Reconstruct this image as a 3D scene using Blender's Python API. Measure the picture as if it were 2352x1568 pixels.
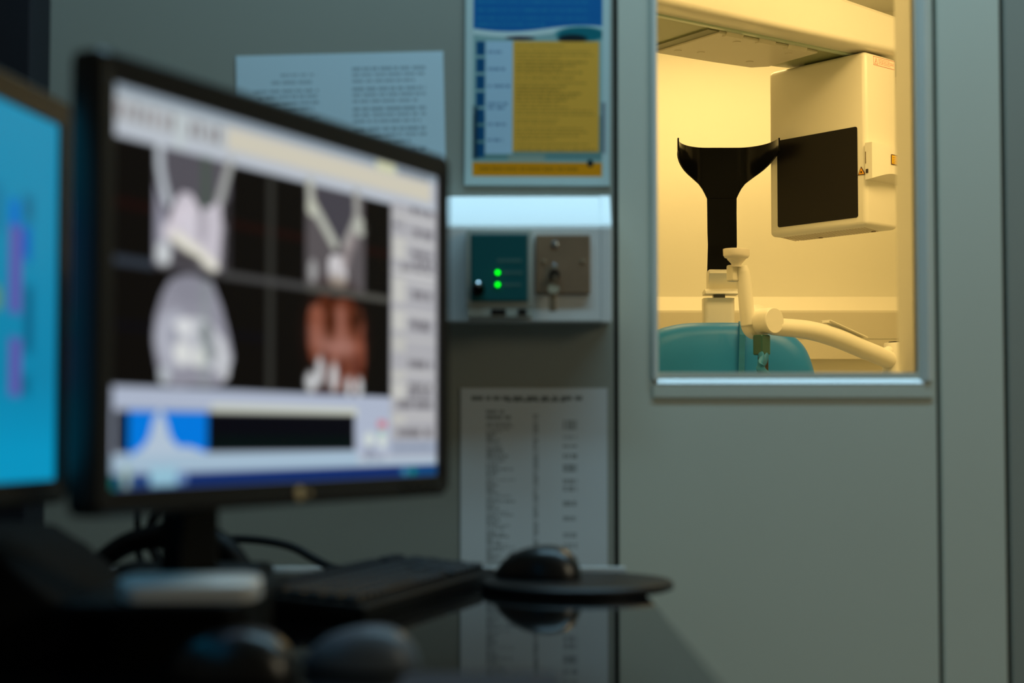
import bpy, bmesh, math
import numpy as np
from mathutils import Vector, Matrix

for o in list(bpy.data.objects):
    bpy.data.objects.remove(o)
scn = bpy.context.scene
COL = scn.collection
R = math.radians

# ------------------------------------------------------------------ camera
CZ = 0.919                                   # lens height above the floor
cam_d = bpy.data.cameras.new('camera')
cam_d.sensor_width = 36.0
cam_d.lens = 55.0
cam_d.shift_y = 0.0270
cam_d.clip_start = 0.02
cam_d.dof.use_dof = True
cam_d.dof.focus_distance = 4.1
cam_d.dof.aperture_fstop = 3.1
cam_d.dof.aperture_blades = 0
cam = bpy.data.objects.new('camera', cam_d)
cam.location = (0, 0, CZ)
cam.rotation_euler = (math.pi / 2 + math.atan(0.0424), 0, 0)
COL.objects.link(cam)
scn.camera = cam

# ------------------------------------------------------------------ world and exposure
wd = bpy.data.worlds.new('world')
scn.world = wd
wd.use_nodes = True
bg = wd.node_tree.nodes['Background']
bg.inputs[0].default_value = (1.0, 0.90, 0.66, 1)
bg.inputs[1].default_value = 0.035
vs = scn.view_settings
vs.view_transform = 'Standard'
vs.look = 'None'
vs.exposure = 0.0
vs.gamma = 1.0
vs.use_curve_mapping = False
scn.cycles.max_bounces = 8
scn.cycles.diffuse_bounces = 5
scn.cycles.use_denoising = True


# ------------------------------------------------------------------ lights
def area(name, loc, size, energy, color, target=None, sy=None):
    d = bpy.data.lights.new(name, 'AREA')
    d.shape = 'RECTANGLE'
    d.size = size
    d.size_y = sy or size
    d.energy = energy
    d.color = color
    o = bpy.data.objects.new(name, d)
    o.location = loc
    if target is not None:
        o.rotation_euler = (Vector(target) - Vector(loc)).to_track_quat('-Z', 'Y').to_euler()
    COL.objects.link(o)
    return o


COOL = (0.44, 0.785, 1.0)
WARM = (1.0, 0.655, 0.245)
area('office_ceiling_lamp', (0.40, 1.64, 2.54), 2.0, 16.2, COOL, sy=0.15)
area('office_rear_fill', (2.9, -0.6, 2.2), 1.0, 14.5, (1.0, 0.88, 0.62), target=(0.5, 2.2, 0.9))  # added warm fill from the right rear, no known fixture there
area('scan_room_back_lamp', (0.62, 4.62, 2.27), 0.9, 10.0, WARM, sy=0.25)
area('scan_room_front_lamp', (1.28, 3.25, 2.27), 0.9, 19.5, WARM, sy=0.4)
area('scan_room_side_fill', (-0.10, 3.15, 2.27), 0.8, 18.0, WARM, sy=0.4)  # added fill from the front left, lifts the sensor face and arm underside


# ------------------------------------------------------------------ materials
def lin(c):
    c = np.asarray(c, float)
    return np.where(c <= 0.04045, c / 12.92, ((c + 0.055) / 1.055) ** 2.4)


MATS = {}


def mat(name, rgb, rough=0.5, metal=0.0, var=0.06, scale=8.0, bump=0.0, spec=0.5, coat=0.0,
        trans=0.0, emit=None, estr=0.0):
    """Principled material whose colour is broken up a little by procedural noise (rgb in sRGB 0..1)."""
    if name in MATS:
        return MATS[name]
    m = bpy.data.materials.new(name)
    m.use_nodes = True
    nt = m.node_tree
    b = nt.nodes['Principled BSDF']
    b.inputs['Roughness'].default_value = rough
    b.inputs['Metallic'].default_value = metal
    b.inputs['Specular IOR Level'].default_value = spec
    b.inputs['Coat Weight'].default_value = coat
    b.inputs['Transmission Weight'].default_value = trans
    c = lin(rgb)
    if var > 0:
        tc = nt.nodes.new('ShaderNodeTexCoord')
        nz = nt.nodes.new('ShaderNodeTexNoise')
        nz.inputs['Scale'].default_value = scale
        nz.inputs['Detail'].default_value = 4
        nt.links.new(tc.outputs['Object'], nz.inputs['Vector'])
        rp = nt.nodes.new('ShaderNodeValToRGB')
        rp.color_ramp.elements[0].position = 0.3
        rp.color_ramp.elements[1].position = 0.7
        rp.color_ramp.elements[0].color = (*(c * (1 - var)), 1)
        rp.color_ramp.elements[1].color = (*np.minimum(c * (1 + var), 1), 1)
        nt.links.new(nz.outputs['Fac'], rp.inputs['Fac'])
        nt.links.new(rp.outputs['Color'], b.inputs['Base Color'])
        if bump > 0:
            n2 = nt.nodes.new('ShaderNodeTexNoise')
            n2.inputs['Scale'].default_value = 220
            nt.links.new(tc.outputs['Object'], n2.inputs['Vector'])
            bp = nt.nodes.new('ShaderNodeBump')
            bp.inputs['Strength'].default_value = bump
            bp.inputs['Distance'].default_value = 0.001
            nt.links.new(n2.outputs['Fac'], bp.inputs['Height'])
            nt.links.new(bp.outputs['Normal'], b.inputs['Normal'])
    else:
        b.inputs['Base Color'].default_value = (*c, 1)
    if emit is not None:
        b.inputs['Emission Color'].default_value = (*lin(emit), 1)
        b.inputs['Emission Strength'].default_value = estr
    MATS[name] = m
    return m


def attr_mat(name, rough=0.5, screen=0.0):
    """Printed sheet (screen = 0) or lit display: colours come from the mesh's own colour layer."""
    if name in MATS:
        return MATS[name]
    m = bpy.data.materials.new(name)
    m.use_nodes = True
    nt = m.node_tree
    b = nt.nodes['Principled BSDF']
    b.inputs['Roughness'].default_value = rough
    at = nt.nodes.new('ShaderNodeAttribute')
    at.attribute_name = 'ink'
    if screen:
        b.inputs['Base Color'].default_value = (0.004, 0.004, 0.005, 1)
        nt.links.new(at.outputs['Color'], b.inputs['Emission Color'])
        b.inputs['Emission Strength'].default_value = screen
        b.inputs['Specular IOR Level'].default_value = 0.06
    else:
        nt.links.new(at.outputs['Color'], b.inputs['Base Color'])
    MATS[name] = m
    return m


def glass_mat(name, tint=(1, 1, 1), gloss=0.04):
    m = bpy.data.materials.new(name)
    m.use_nodes = True
    nt = m.node_tree
    nt.nodes.clear()
    out = nt.nodes.new('ShaderNodeOutputMaterial')
    mix = nt.nodes.new('ShaderNodeMixShader')
    tr = nt.nodes.new('ShaderNodeBsdfTransparent')
    tr.inputs[0].default_value = (*tint, 1)
    gl = nt.nodes.new('ShaderNodeBsdfGlossy')
    gl.inputs['Roughness'].default_value = 0.02
    fr = nt.nodes.new('ShaderNodeFresnel')
    fr.inputs['IOR'].default_value = 1.25
    nt.links.new(fr.outputs[0], mix.inputs[0])
    nt.links.new(tr.outputs[0], mix.inputs[1])
    nt.links.new(gl.outputs[0], mix.inputs[2])
    nt.links.new(mix.outputs[0], out.inputs[0])
    return m


PAINT = mat('wall_paint', (0.60, 0.615, 0.575), 0.55, var=0.03, scale=3, bump=0.15)
DOORP = mat('door_laminate', (0.835, 0.85, 0.79), 0.42, var=0.02, scale=2)
TRIMW = mat('trim_white', (0.90, 0.91, 0.87), 0.32, var=0.02)
NAVY = mat('navy_panel', (0.055, 0.07, 0.115), 0.6, var=0.1)
GROOVE = mat('groove_rubber', (0.28, 0.26, 0.22), 0.8, var=0.1)
FLOORM = mat('floor_vinyl', (0.68, 0.67, 0.64), 0.4, var=0.08, scale=20)
CEILM = mat('ceiling_white', (0.86, 0.86, 0.83), 0.7, var=0.03)
SCANW = mat('scan_room_paint', (0.93, 0.92, 0.86), 0.6, var=0.02, scale=2)
CREAM = mat('cream_plastic', (0.93, 0.915, 0.86), 0.33, var=0.015, scale=3)
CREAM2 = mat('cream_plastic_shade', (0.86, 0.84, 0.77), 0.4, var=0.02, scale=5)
BLACKG = mat('black_gloss_plastic', (0.02, 0.019, 0.017), 0.16, spec=0.14, var=0.1)
BLACKM = mat('black_matt_plastic', (0.028, 0.029, 0.034), 0.5, spec=0.25, var=0.15)
BEZEL = mat('dark_bezel_plastic', (0.125, 0.100, 0.083), 0.32, var=0.08)  # brown tint stands in for warm window light reflected in the bezel
PANELB = mat('sensor_window_black', (0.075, 0.062, 0.048), 0.4, var=0.05, spec=0.25)
TEAL = mat('teal_upholstery', (0.05, 0.49, 0.79), 0.42, var=0.05, scale=5, bump=0.1)
TEALD = mat('teal_cloth', (0.09, 0.45, 0.66), 0.6, var=0.15, scale=30)
GREEND = mat('dark_green_bar', (0.12, 0.31, 0.30), 0.3, var=0.1)
GREENG = mat('green_tinted_acrylic', (0.72, 0.80, 0.72), 0.15, var=0.03)
GREYM = mat('grey_metal', (0.42, 0.42, 0.41), 0.35, metal=0.8, var=0.08)
DESKM = mat('black_glass_top', (0.03, 0.034, 0.04), 0.035, var=0.05, spec=0.85)
DESKL = mat('desk_leg_black', (0.06, 0.06, 0.065), 0.4, var=0.1)
WHITEP = mat('white_plastic', (0.95, 0.95, 0.94), 0.25, var=0.02, spec=0.8)
TRUNK = mat('trunking_white', (0.93, 0.94, 0.93), 0.2, var=0.015, spec=0.8)
GREYP = mat('grey_plastic', (0.66, 0.68, 0.64), 0.45, var=0.04)
TEALP = mat('teal_panel', (0.01, 0.355, 0.37), 0.4, var=0.04)
BROWNP = mat('brushed_brown_plate', (0.56, 0.46, 0.36), 0.38, metal=0.0, var=0.08, scale=40)
BRASS = mat('dull_brass', (0.62, 0.56, 0.46), 0.35, metal=0.6, var=0.1)
STEEL = mat('bright_steel', (0.80, 0.84, 0.86), 0.18, metal=0.9, var=0.03)
LED = mat('green_lamp', (0.0, 0.5, 0.0), 0.4, var=0, emit=(0.0, 1.0, 0.0), estr=3.2)
TEXTL = mat('faded_lettering', (0.33, 0.50, 0.48), 0.6, var=0.05)
GOLD = mat('gold_badge', (0.90, 0.78, 0.58), 0.3, metal=0.25, var=0.05)
KEYM = mat('keyboard_black', (0.06, 0.08, 0.115), 0.42, var=0.15)
PADM = mat('mouse_pad_black', (0.07, 0.075, 0.085), 0.45, var=0.2, scale=60)
MOUSEM = mat('mouse_black', (0.03, 0.03, 0.035), 0.3, var=0.1, spec=0.8)
MOUSEG = mat('mouse_grey', (0.36, 0.39, 0.42), 0.38, var=0.08)
CASEM = mat('case_black', (0.016, 0.017, 0.024), 0.65, var=0.15, spec=0.12)
MATB = mat('navy_mat', (0.075, 0.11, 0.165), 0.6, var=0.15, scale=50)
PRINT = attr_mat('printed_paper', 0.5)
PRINTG = attr_mat('printed_poster', 0.35)
SCREEN = attr_mat('lit_screen', 0.4, screen=0.9)
PANE = glass_mat('window_pane_glass', (0.97, 0.985, 0.97))


# ------------------------------------------------------------------ mesh helpers
def link(name, me_or_bm, m, parent=None, smooth=None, **props):
    if isinstance(me_or_bm, bmesh.types.BMesh):
        bmesh.ops.recalc_face_normals(me_or_bm, faces=me_or_bm.faces)
        me = bpy.data.meshes.new(name)
        me_or_bm.to_mesh(me)
        me_or_bm.free()
    else:
        me = me_or_bm
    if m is not None:
        me.materials.append(m)
    o = bpy.data.objects.new(name, me)
    COL.objects.link(o)
    if parent is not None:
        o.parent = parent
    if smooth:
        me.polygons.foreach_set('use_smooth', [True] * len(me.polygons))
        if smooth < 180:
            md = None
            try:
                me.set_sharp_from_angle(angle=R(smooth))
            except Exception:
                pass
    for k, v in props.items():
        o[k] = v
    return o


def empty(name, loc, label, cat, rz=0.0, rx=0.0, group=None):
    o = bpy.data.objects.new(name, None)
    o.empty_display_size = 0.05
    o.location = loc
    o.rotation_euler = (rx, 0, rz)
    COL.objects.link(o)
    o['label'] = label
    o['category'] = cat
    if group:
        o['group'] = group
    return o


def tag(o, label, cat, group=None):
    o['label'] = label
    o['category'] = cat
    if group:
        o['group'] = group
    return o


def box(bm, x0, x1, y0, y1, z0, z1, bev=0.0, seg=2, M=None):
    vs_ = [bm.verts.new((x, y, z)) for x in (x0, x1) for y in (y0, y1) for z in (z0, z1)]
    idx = [(0, 1, 3, 2), (4, 6, 7, 5), (0, 4, 5, 1), (2, 3, 7, 6), (0, 2, 6, 4), (1, 5, 7, 3)]
    fs = [bm.faces.new([vs_[i] for i in q]) for q in idx]
    if bev > 0:
        es = list({e for f_ in fs for e in f_.edges})
        r = bmesh.ops.bevel(bm, geom=es, offset=bev, segments=seg, affect='EDGES', profile=0.5)
        allv = {v for f_ in r['faces'] for v in f_.verts} | {v for v in vs_ if v.is_valid}
        if M is not None:
            for v in allv:
                v.co = M @ v.co
    elif M is not None:
        for v in vs_:
            v.co = M @ v.co
    return bm


def B(*a, **k):
    return box(bmesh.new(), *a, **k)


def prism(bm, pts, axis, a0, a1, bev=0.0, seg=2):
    """Extrude a 2-D outline along an axis ('x': outline is (y,z); 'y': (x,z); 'z': (x,y))."""
    def P(p, a):
        return {'x': (a, p[0], p[1]), 'y': (p[0], a, p[1]), 'z': (p[0], p[1], a)}[axis]
    v0 = [bm.verts.new(P(p, a0)) for p in pts]
    v1 = [bm.verts.new(P(p, a1)) for p in pts]
    n = len(pts)
    fs = [bm.faces.new(v0), bm.faces.new(v1[::-1])]
    for i in range(n):
        fs.append(bm.faces.new((v0[i], v0[(i + 1) % n], v1[(i + 1) % n], v1[i])))
    if bev > 0:
        es = [e for e in set(e for f_ in fs[:2] for e in f_.edges)]
        bmesh.ops.bevel(bm, geom=es, offset=bev, segments=seg, affect='EDGES', profile=0.5)
    return bm


def lathe(bm, prof, seg=40, M=None, sx=1.0, sy=1.0):
    rings = []
    for r, z in prof:
        rings.append([bm.verts.new((r * sx * math.cos(2 * math.pi * k / seg), r * sy * math.sin(2 * math.pi * k / seg), z))
                      for k in range(seg)])
    for a, b in zip(rings, rings[1:]):
        for k in range(seg):
            bm.faces.new((a[k], a[(k + 1) % seg], b[(k + 1) % seg], b[k]))
    bm.faces.new(rings[0][::-1])
    bm.faces.new(rings[-1])
    if M is not None:
        for ring in rings:
            for v in ring:
                v.co = M @ v.co
    return bm


def catmull(pts, n=8):
    P = [Vector(p) for p in pts]
    P = [2 * P[0] - P[1]] + P + [2 * P[-1] - P[-2]]
    out = []
    for i in range(1, len(P) - 2):
        for k in range(n):
            t = k / n
            a, b, c, d = P[i - 1], P[i], P[i + 1], P[i + 2]
            out.append(0.5 * ((2 * b) + (c - a) * t + (2 * a - 5 * b + 4 * c - d) * t * t + (3 * b - a - 3 * c + d) * t ** 3))
    out.append(P[-2])
    return out


def tube(bm, pts, rad, seg=14, smooth_n=8, up=(0, 0, 1), flat=1.0):
    """Swept round section; rad is a number or one radius per control point."""
    path = catmull(pts, smooth_n) if smooth_n else [Vector(p) for p in pts]
    n = len(path)
    if isinstance(rad, (int, float)):
        rr = [rad] * n
    else:
        rr = np.interp(np.linspace(0, len(rad) - 1, n), np.arange(len(rad)), rad)
    rings = []
    for i, p in enumerate(path):
        t = (path[min(i + 1, n - 1)] - path[max(i - 1, 0)]).normalized()
        a = t.cross(Vector(up))
        if a.length < 1e-4:
            a = t.cross(Vector((1, 0, 0)))
        a.normalize()
        b = a.cross(t)
        rings.append([bm.verts.new(p + float(rr[i]) * (math.cos(2 * math.pi * k / seg) * a * flat + math.sin(2 * math.pi * k / seg) * b))
                      for k in range(seg)])
    for a, b in zip(rings, rings[1:]):
        for k in range(seg):
            bm.faces.new((a[k], a[(k + 1) % seg], b[(k + 1) % seg], b[k]))
    bm.faces.new(rings[0][::-1])
    bm.faces.new(rings[-1])
    return bm


def round_rect(x0, x1, z0, z1, r, n=6):
    pts = []
    for cx, cz, a0 in ((x1 - r, z1 - r, 0), (x0 + r, z1 - r, 90), (x0 + r, z0 + r, 180), (x1 - r, z0 + r, 270)):
        for k in range(n + 1):
            a = R(a0 + 90 * k / n)
            pts.append((cx + r * math.cos(a), cz + r * math.sin(a)))
    return pts


def sheet(name, W, H, nx, ny, fn, m, parent=None, thick=0.0):
    """Upright sheet facing -y, centred on x, its foot at z = 0; fn(u, v) gives sRGB with u right, v down,
    both in units of the sheet's height. Thin closed slab when thick > 0."""
    us = np.linspace(0, 1, nx + 1)
    vs_ = np.linspace(0, 1, ny + 1)
    U, V = np.meshgrid(us, vs_)
    co = np.stack([(U - 0.5) * W, np.zeros_like(U), (1 - V) * H], -1).reshape(-1, 3)
    idx = np.arange((nx + 1) * (ny + 1)).reshape(ny + 1, nx + 1)
    q = np.stack([idx[:-1, :-1], idx[1:, :-1], idx[1:, 1:], idx[:-1, 1:]], -1).reshape(-1, 4)
    col = np.clip(fn(U * W / H, V), 0, 1).reshape(-1, 3)
    faces = q.tolist()
    if thick > 0:
        n0 = len(co)
        back = np.array([(-W / 2, thick, H), (-W / 2, thick, 0), (W / 2, thick, 0), (W / 2, thick, H)])
        co = np.concatenate([co, back])
        col = np.concatenate([col, np.tile(col[[0]], (4, 1))])
        faces.append([n0, n0 + 3, n0 + 2, n0 + 1])
        top = idx[0, :].tolist()
        bot = idx[-1, :].tolist()
        lef = idx[:, 0].tolist()
        rig = idx[:, -1].tolist()
        faces.append([n0] + top + [n0 + 3])
        faces.append([n0 + 2] + bot[::-1] + [n0 + 1])
        faces.append([n0 + 1] + lef[::-1] + [n0])
        faces.append([n0 + 3] + rig + [n0 + 2])
    me = bpy.data.meshes.new(name)
    me.from_pydata(co.tolist(), [], faces)
    ca = me.color_attributes.new('ink', 'FLOAT_COLOR', 'POINT')
    c4 = np.ones((len(co), 4), np.float32)
    c4[:, :3] = lin(col)
    ca.data.foreach_set('color', c4.ravel())
    me.update()
    return link(name, me, m, parent)


# ---- small painting kit for the printed sheets and the displays (sRGB numbers)
def canvas(U, rgb):
    return np.ones(U.shape + (3,)) * np.array(rgb)


def lay(C, mask, rgb, a=1.0):
    m = (np.clip(mask, 0, 1) * a)[..., None]
    C[:] = C * (1 - m) + np.array(rgb) * m


def soft(d, w):
    return np.clip(0.5 - d / w, 0, 1)


def m_rect(U, V, u0, v0, u1, v1, w=0.006):
    d = np.maximum(np.maximum(u0 - U, U - u1), np.maximum(v0 - V, V - v1))
    return soft(d, w)


def m_ell(U, V, cu, cv, ru, rv, w=0.3):
    d = np.sqrt(((U - cu) / ru) ** 2 + ((V - cv) / rv) ** 2)
    return np.clip((1 - d) / w + 0.5, 0, 1)


def m_line(U, V, pts, hw, w=0.008):
    d = np.full(U.shape, 9.0)
    for (a, b), (c, e) in zip(pts, pts[1:]):
        L = (c - a) ** 2 + (e - b) ** 2
        t = np.clip(((U - a) * (c - a) + (V - b) * (e - b)) / max(L, 1e-9), 0, 1)
        d = np.minimum(d, np.hypot(U - a - t * (c - a), V - b - t * (e - b)))
    return soft(d - hw, w)


def m_poly(U, V, pts):
    ins = np.zeros(U.shape, bool)
    n = len(pts)
    for i in range(n):
        x0, y0 = pts[i]
        x1, y1 = pts[(i + 1) % n]
        c = ((y0 > V) != (y1 > V)) & (U < (x1 - x0) * (V - y0) / (y1 - y0 + 1e-12) + x0)
        ins ^= c
    return ins.astype(float)


def m_text(U, V, u0, u1, v0, h, seed, fill=0.75):
    """One row of lettering too small to read: strokes and word gaps between u0 and u1."""
    rng = np.random.RandomState(seed)
    m = np.zeros(U.shape)
    u = u0
    while u < u1:
        wl = rng.uniform(1.2, 5.0) * h
        e = min(u + wl, u1)
        inside = (U >= u) & (U <= e) & (V >= v0) & (V <= v0 + h)
        ph = (U - u) / (h * 0.55)
        stroke = 0.45 + 0.55 * (np.abs((ph % 1) - 0.5) > 0.18)
        m = np.where(inside, stroke * fill, m)
        u = e + h * rng.uniform(0.4, 0.8)
    return m


# ================================================================== SETTING: the dark office
WY = 2.2        # front face of the dividing wall
S = 'structure'
link('floor', B(-3.0, 3.2, -2.2, 5.25, -0.06, 0.0), FLOORM, kind=S)
link('ceiling', B(-3.0, 3.2, -2.2, 2.32, 2.56, 2.62), CEILM, kind=S)
link('wall_back', B(-2.2, 0.1435, WY, WY + 0.11, 0.0, 2.56), PAINT, kind=S)
link('wall_right', B(0.699, 3.2, WY, WY + 0.11, 0.0, 2.56, bev=0.002), PAINT, kind=S)
link('wall_left', B(-1.5, -0.655, WY - 0.09, WY, 0.74, 2.56, bev=0.003), NAVY, kind=S)
# dark joints: shallow rubber backing behind the gaps
link('trim_1', B(0.1435, 0.1505, WY + 0.016, WY + 0.09, 0.0, 2.56), GROOVE, kind=S)
link('trim_2', B(0.5968, 0.6030, WY + 0.012, WY + 0.09, 0.0, 2.56), GROOVE, kind=S)
link('trim_3', B(0.6925, 0.699, WY + 0.012, WY + 0.09, 0.0, 2.56), GROOVE, kind=S)
link('trim_4', B(0.603, 0.6925, WY - 0.001, WY + 0.11, 0.0, 2.56, bev=0.0025), DOORP, kind=S)
# the panel with the observation window
DX0, DX1 = 0.1505, 0.5968
WX0, WX1, WZ0, WZ1 = 0.2045, 0.5715, CZ + 0.0885, CZ + 1.02
bm = bmesh.new()
box(bm, DX0, WX0, WY, WY + 0.09, 0.0, 2.56)
box(bm, WX1, DX1, WY, WY + 0.09, 0.0, 2.56)
box(bm, WX0, WX1, WY, WY + 0.09, 0.0, WZ0)
box(bm, WX0, WX1, WY, WY + 0.09, WZ1, 2.56)
link('door_1', bm, DOORP, kind=S)
win = bpy.data.objects.new('window_1', None)
win.location = (0, WY, WZ0)
win['kind'] = S
COL.objects.link(win)
ZT = WZ1 - WZ0
bm = bmesh.new()       # side and top casings: a flat lip outside, a stepped bead inside
box(bm, 0.1975, WX0 + 0.001, -0.007, 0.004, -0.012, ZT + 0.02, bev=0.0025)
prism(bm, [(WX1 + 0.0195, 0.002), (WX1 + 0.0195, -0.004), (WX1 + 0.012, -0.009), (WX1 + 0.004, -0.003), (WX1, 0.006), (WX1, 0.02)],
      'z', -0.012, ZT + 0.02)
box(bm, WX0, WX1, -0.007, 0.004, ZT, ZT + 0.02, bev=0.002)
link('window_frame', bm, TRIMW, win)
bm = bmesh.new()       # lining of the opening
box(bm, WX1 - 0.0005, WX1 + 0.003, 0.018, 0.112, 0, ZT)
box(bm, WX0 - 0.003, WX0 + 0.0005, 0.006, 0.112, 0, ZT)
box(bm, WX0, WX1, 0.006, 0.112, ZT - 0.003, ZT + 0.0005)
box(bm, WX0, WX1, 0.012, 0.112, -0.004, 0.0)
link('window_lining', bm, SCANW, win)
bm = bmesh.new()       # sloping sill lip that catches the ceiling light
prism(bm, [(-0.0045, -0.0165), (0.002, -0.0165), (0.014, -0.006), (0.014, 0.0008), (0.0062, 0.0003), (-0.0042, -0.0152)], 'x', WX0 - 0.0035, WX1 + 0.010, bev=0.0012)
link('window_sill', bm, TRUNK, win)
bm = bmesh.new()       # flat apron under the sill
box(bm, 0.1975, WX1 + 0.0195, -0.004, 0.002, -0.036, -0.0165, bev=0.0015)
link('window_apron', bm, DOORP, win)
link('window_pane', B(WX0, WX1, 0.012, 0.017, 0.0, ZT), PANE, win)

# ================================================================== SETTING: the lit scan room
SY = 5.1
link('wall_far', B(-0.9, 2.3, SY, SY + 0.1, 0.0, 2.40), SCANW, kind=S)
link('wall_scan_left', B(-0.95, -0.9, WY + 0.11, SY + 0.1, 0.0, 2.40), SCANW, kind=S)
link('wall_scan_right', B(2.25, 2.3, WY + 0.11, SY, 0.0, 2.40), SCANW, kind=S)
link('ceiling_scan', B(-0.95, 2.3, WY + 0.11, SY + 0.1, CZ + 1.395, CZ + 1.45), CEILM, kind=S)
# cable trunking along the far wall
tr = empty('wall_trunking', (0.7, SY, CZ + 0.247), 'cream wall trunking running across the far wall of the lit room', 'trunking')
link('body', prism(bmesh.new(), [(0, 0), (0, 0.206), (-0.045, 0.164), (-0.055, 0.157), (-0.055, 0.0)], 'x', -1.5, 1.5), CREAM, tr)
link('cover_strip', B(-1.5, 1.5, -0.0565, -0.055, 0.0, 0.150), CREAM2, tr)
link('cover_seam', B(-1.5, 1.5, -0.0572, -0.0560, 0.064, 0.0655), GREYP, tr)

# ================================================================== wall trunking in the office, with its two switches
tk = empty('cable_trunking', (0, WY, CZ + 0.157), 'white sloping-topped trunking box mounted on the dark office wall', 'trunking')
link('body', prism(bmesh.new(), [(-0.001, 0), (-0.001, 0.176), (-0.035, 0.175), (-0.0595, 0.132), (-0.062, 0.127), (-0.062, 0.0)], 'x', -0.652, 0.133), TRUNK, tk)
link('end_cap', prism(bmesh.new(), [(-0.001, -0.001), (-0.001, 0.177), (-0.0355, 0.176), (-0.0605, 0.1325), (-0.0632, 0.127), (-0.0632, -0.001)], 'x', 0.122, 0.1365, bev=0.001), TRUNK, tk)

FY = WY - 0.062          # front of the trunking
k = FY - 0.03            # front of the switches
kx = lambda px: (px - 1176) / 3593.3 * k
kz = lambda py: (1000 - py) / 3593.3 * k + CZ
ip = empty('indicator_panel', (kx(1147), FY, kz(612)), 'grey box with a teal face and two glowing green lamps, on the trunking', 'indicator panel')
X = lambda px: kx(px) - kx(1147)
Z = lambda py: kz(py) - kz(612)
link('housing', B(X(1070), X(1224), -0.028, 0, Z(706), Z(524), bev=0.003), GREYP, ip, smooth=40)
link('face_plate', B(X(1081), X(1214), -0.0305, -0.026, Z(692), Z(535), bev=0.002), TEALP, ip)
for py in (625, 653):
    link('lamp', lathe(bmesh.new(), [(0.0025, 0), (0.0025, 0.002), (0.0015, 0.003)], 16,
                       Matrix.Translation((X(1143), -0.0303, Z(py))) @ Matrix.Rotation(R(90), 4, 'X')), LED, ip)
for i, py in enumerate((597, 625, 653)):
    bm = bmesh.new()
    rr = np.random.RandomState(i)
    xx = X(1142 if i == 0 else 1156)
    while xx < X(1197):
        w_ = rr.uniform(0.0012, 0.0024)
        box(bm, xx, xx + w_, -0.0309, -0.0304, Z(py) - 0.0022, Z(py) + 0.0022)
        xx += w_ + 0.0011
    link('lettering', bm, TEXTL, ip)
kn = link('knob', lathe(bmesh.new(), [(0.009, 0), (0.009, 0.008), (0.007, 0.011), (0.0, 0.0112)], 24,
                        Matrix.Translation((X(1098), -0.0303, Z(664))) @ Matrix.Rotation(R(90), 4, 'X')), BLACKG, ip, smooth=40)
link('knob_highlight', lathe(bmesh.new(), [(0.0035, 0.009), (0.0035, 0.0125), (0.002, 0.0135)], 20,
                       Matrix.Translation((X(1098), -0.0303, Z(654))) @ Matrix.Rotation(R(90), 4, 'X')), STEEL, kn)  # bright disc modelled in place of the highlight on the black knob
bm = bmesh.new()
box(bm, X(1128), X(1162), -0.0285, -0.027, Z(722), Z(709))
box(bm, X(1190), X(1210), -0.0285, -0.027, Z(722), Z(709))
link('base_slot', bm, BLACKM, ip)
link('base', B(X(1074), X(1222), -0.027, 0, Z(726), Z(706)), GREYP, ip)

ks = empty('key_switch', (kx(1294), FY, kz(600)), 'brown square switch plate with a key in its lock, right of the teal panel', 'switch')
X = lambda px: kx(px) - kx(1294)
Z = lambda py: kz(py) - kz(600)
link('plate', B(X(1231), X(1359), -0.008, 0, Z(671), Z(532), bev=0.002), BROWNP, ks)
rotx = Matrix.Rotation(R(90), 4, 'X')
link('screw', lathe(bmesh.new(), [(0.0045, 0), (0.0045, 0.0015), (0.003, 0.0022)], 20, Matrix.Translation((X(1275), -0.008, Z(555))) @ rotx), STEEL, ks)
for px_, py_ in ((1250, 596), (1340, 596)):
    link('screw', lathe(bmesh.new(), [(0.003, 0), (0.003, 0.001), (0.002, 0.0014)], 16, Matrix.Translation((X(px_), -0.008, Z(py_))) @ rotx), BRASS, ks)
lk = link('lock_barrel', lathe(bmesh.new(), [(0.007, 0), (0.007, 0.006), (0.006, 0.008)], 24, Matrix.Translation((X(1275), -0.008, Z(626))) @ rotx), BLACKM, ks)
link('lock_ring', lathe(bmesh.new(), [(0.0032, 0.006), (0.0032, 0.0105), (0.0015, 0.0125)], 20, Matrix.Translation((X(1275), -0.008, Z(607))) @ rotx), STEEL, lk)
bm = bmesh.new()
box(bm, X(1272), X(1279), -0.026, -0.014, Z(646), Z(628))
lathe(bm, [(0.0075, -0.001), (0.0075, 0.001)], 24, Matrix.Translation((X(1272), -0.024, Z(662))) @ Matrix.Rotation(R(70), 4, 'X'))
box(bm, X(1262), X(1279), -0.0255, -0.0225, Z(714), Z(664), bev=0.001)
link('key', bm, BRASS, ks)


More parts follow.
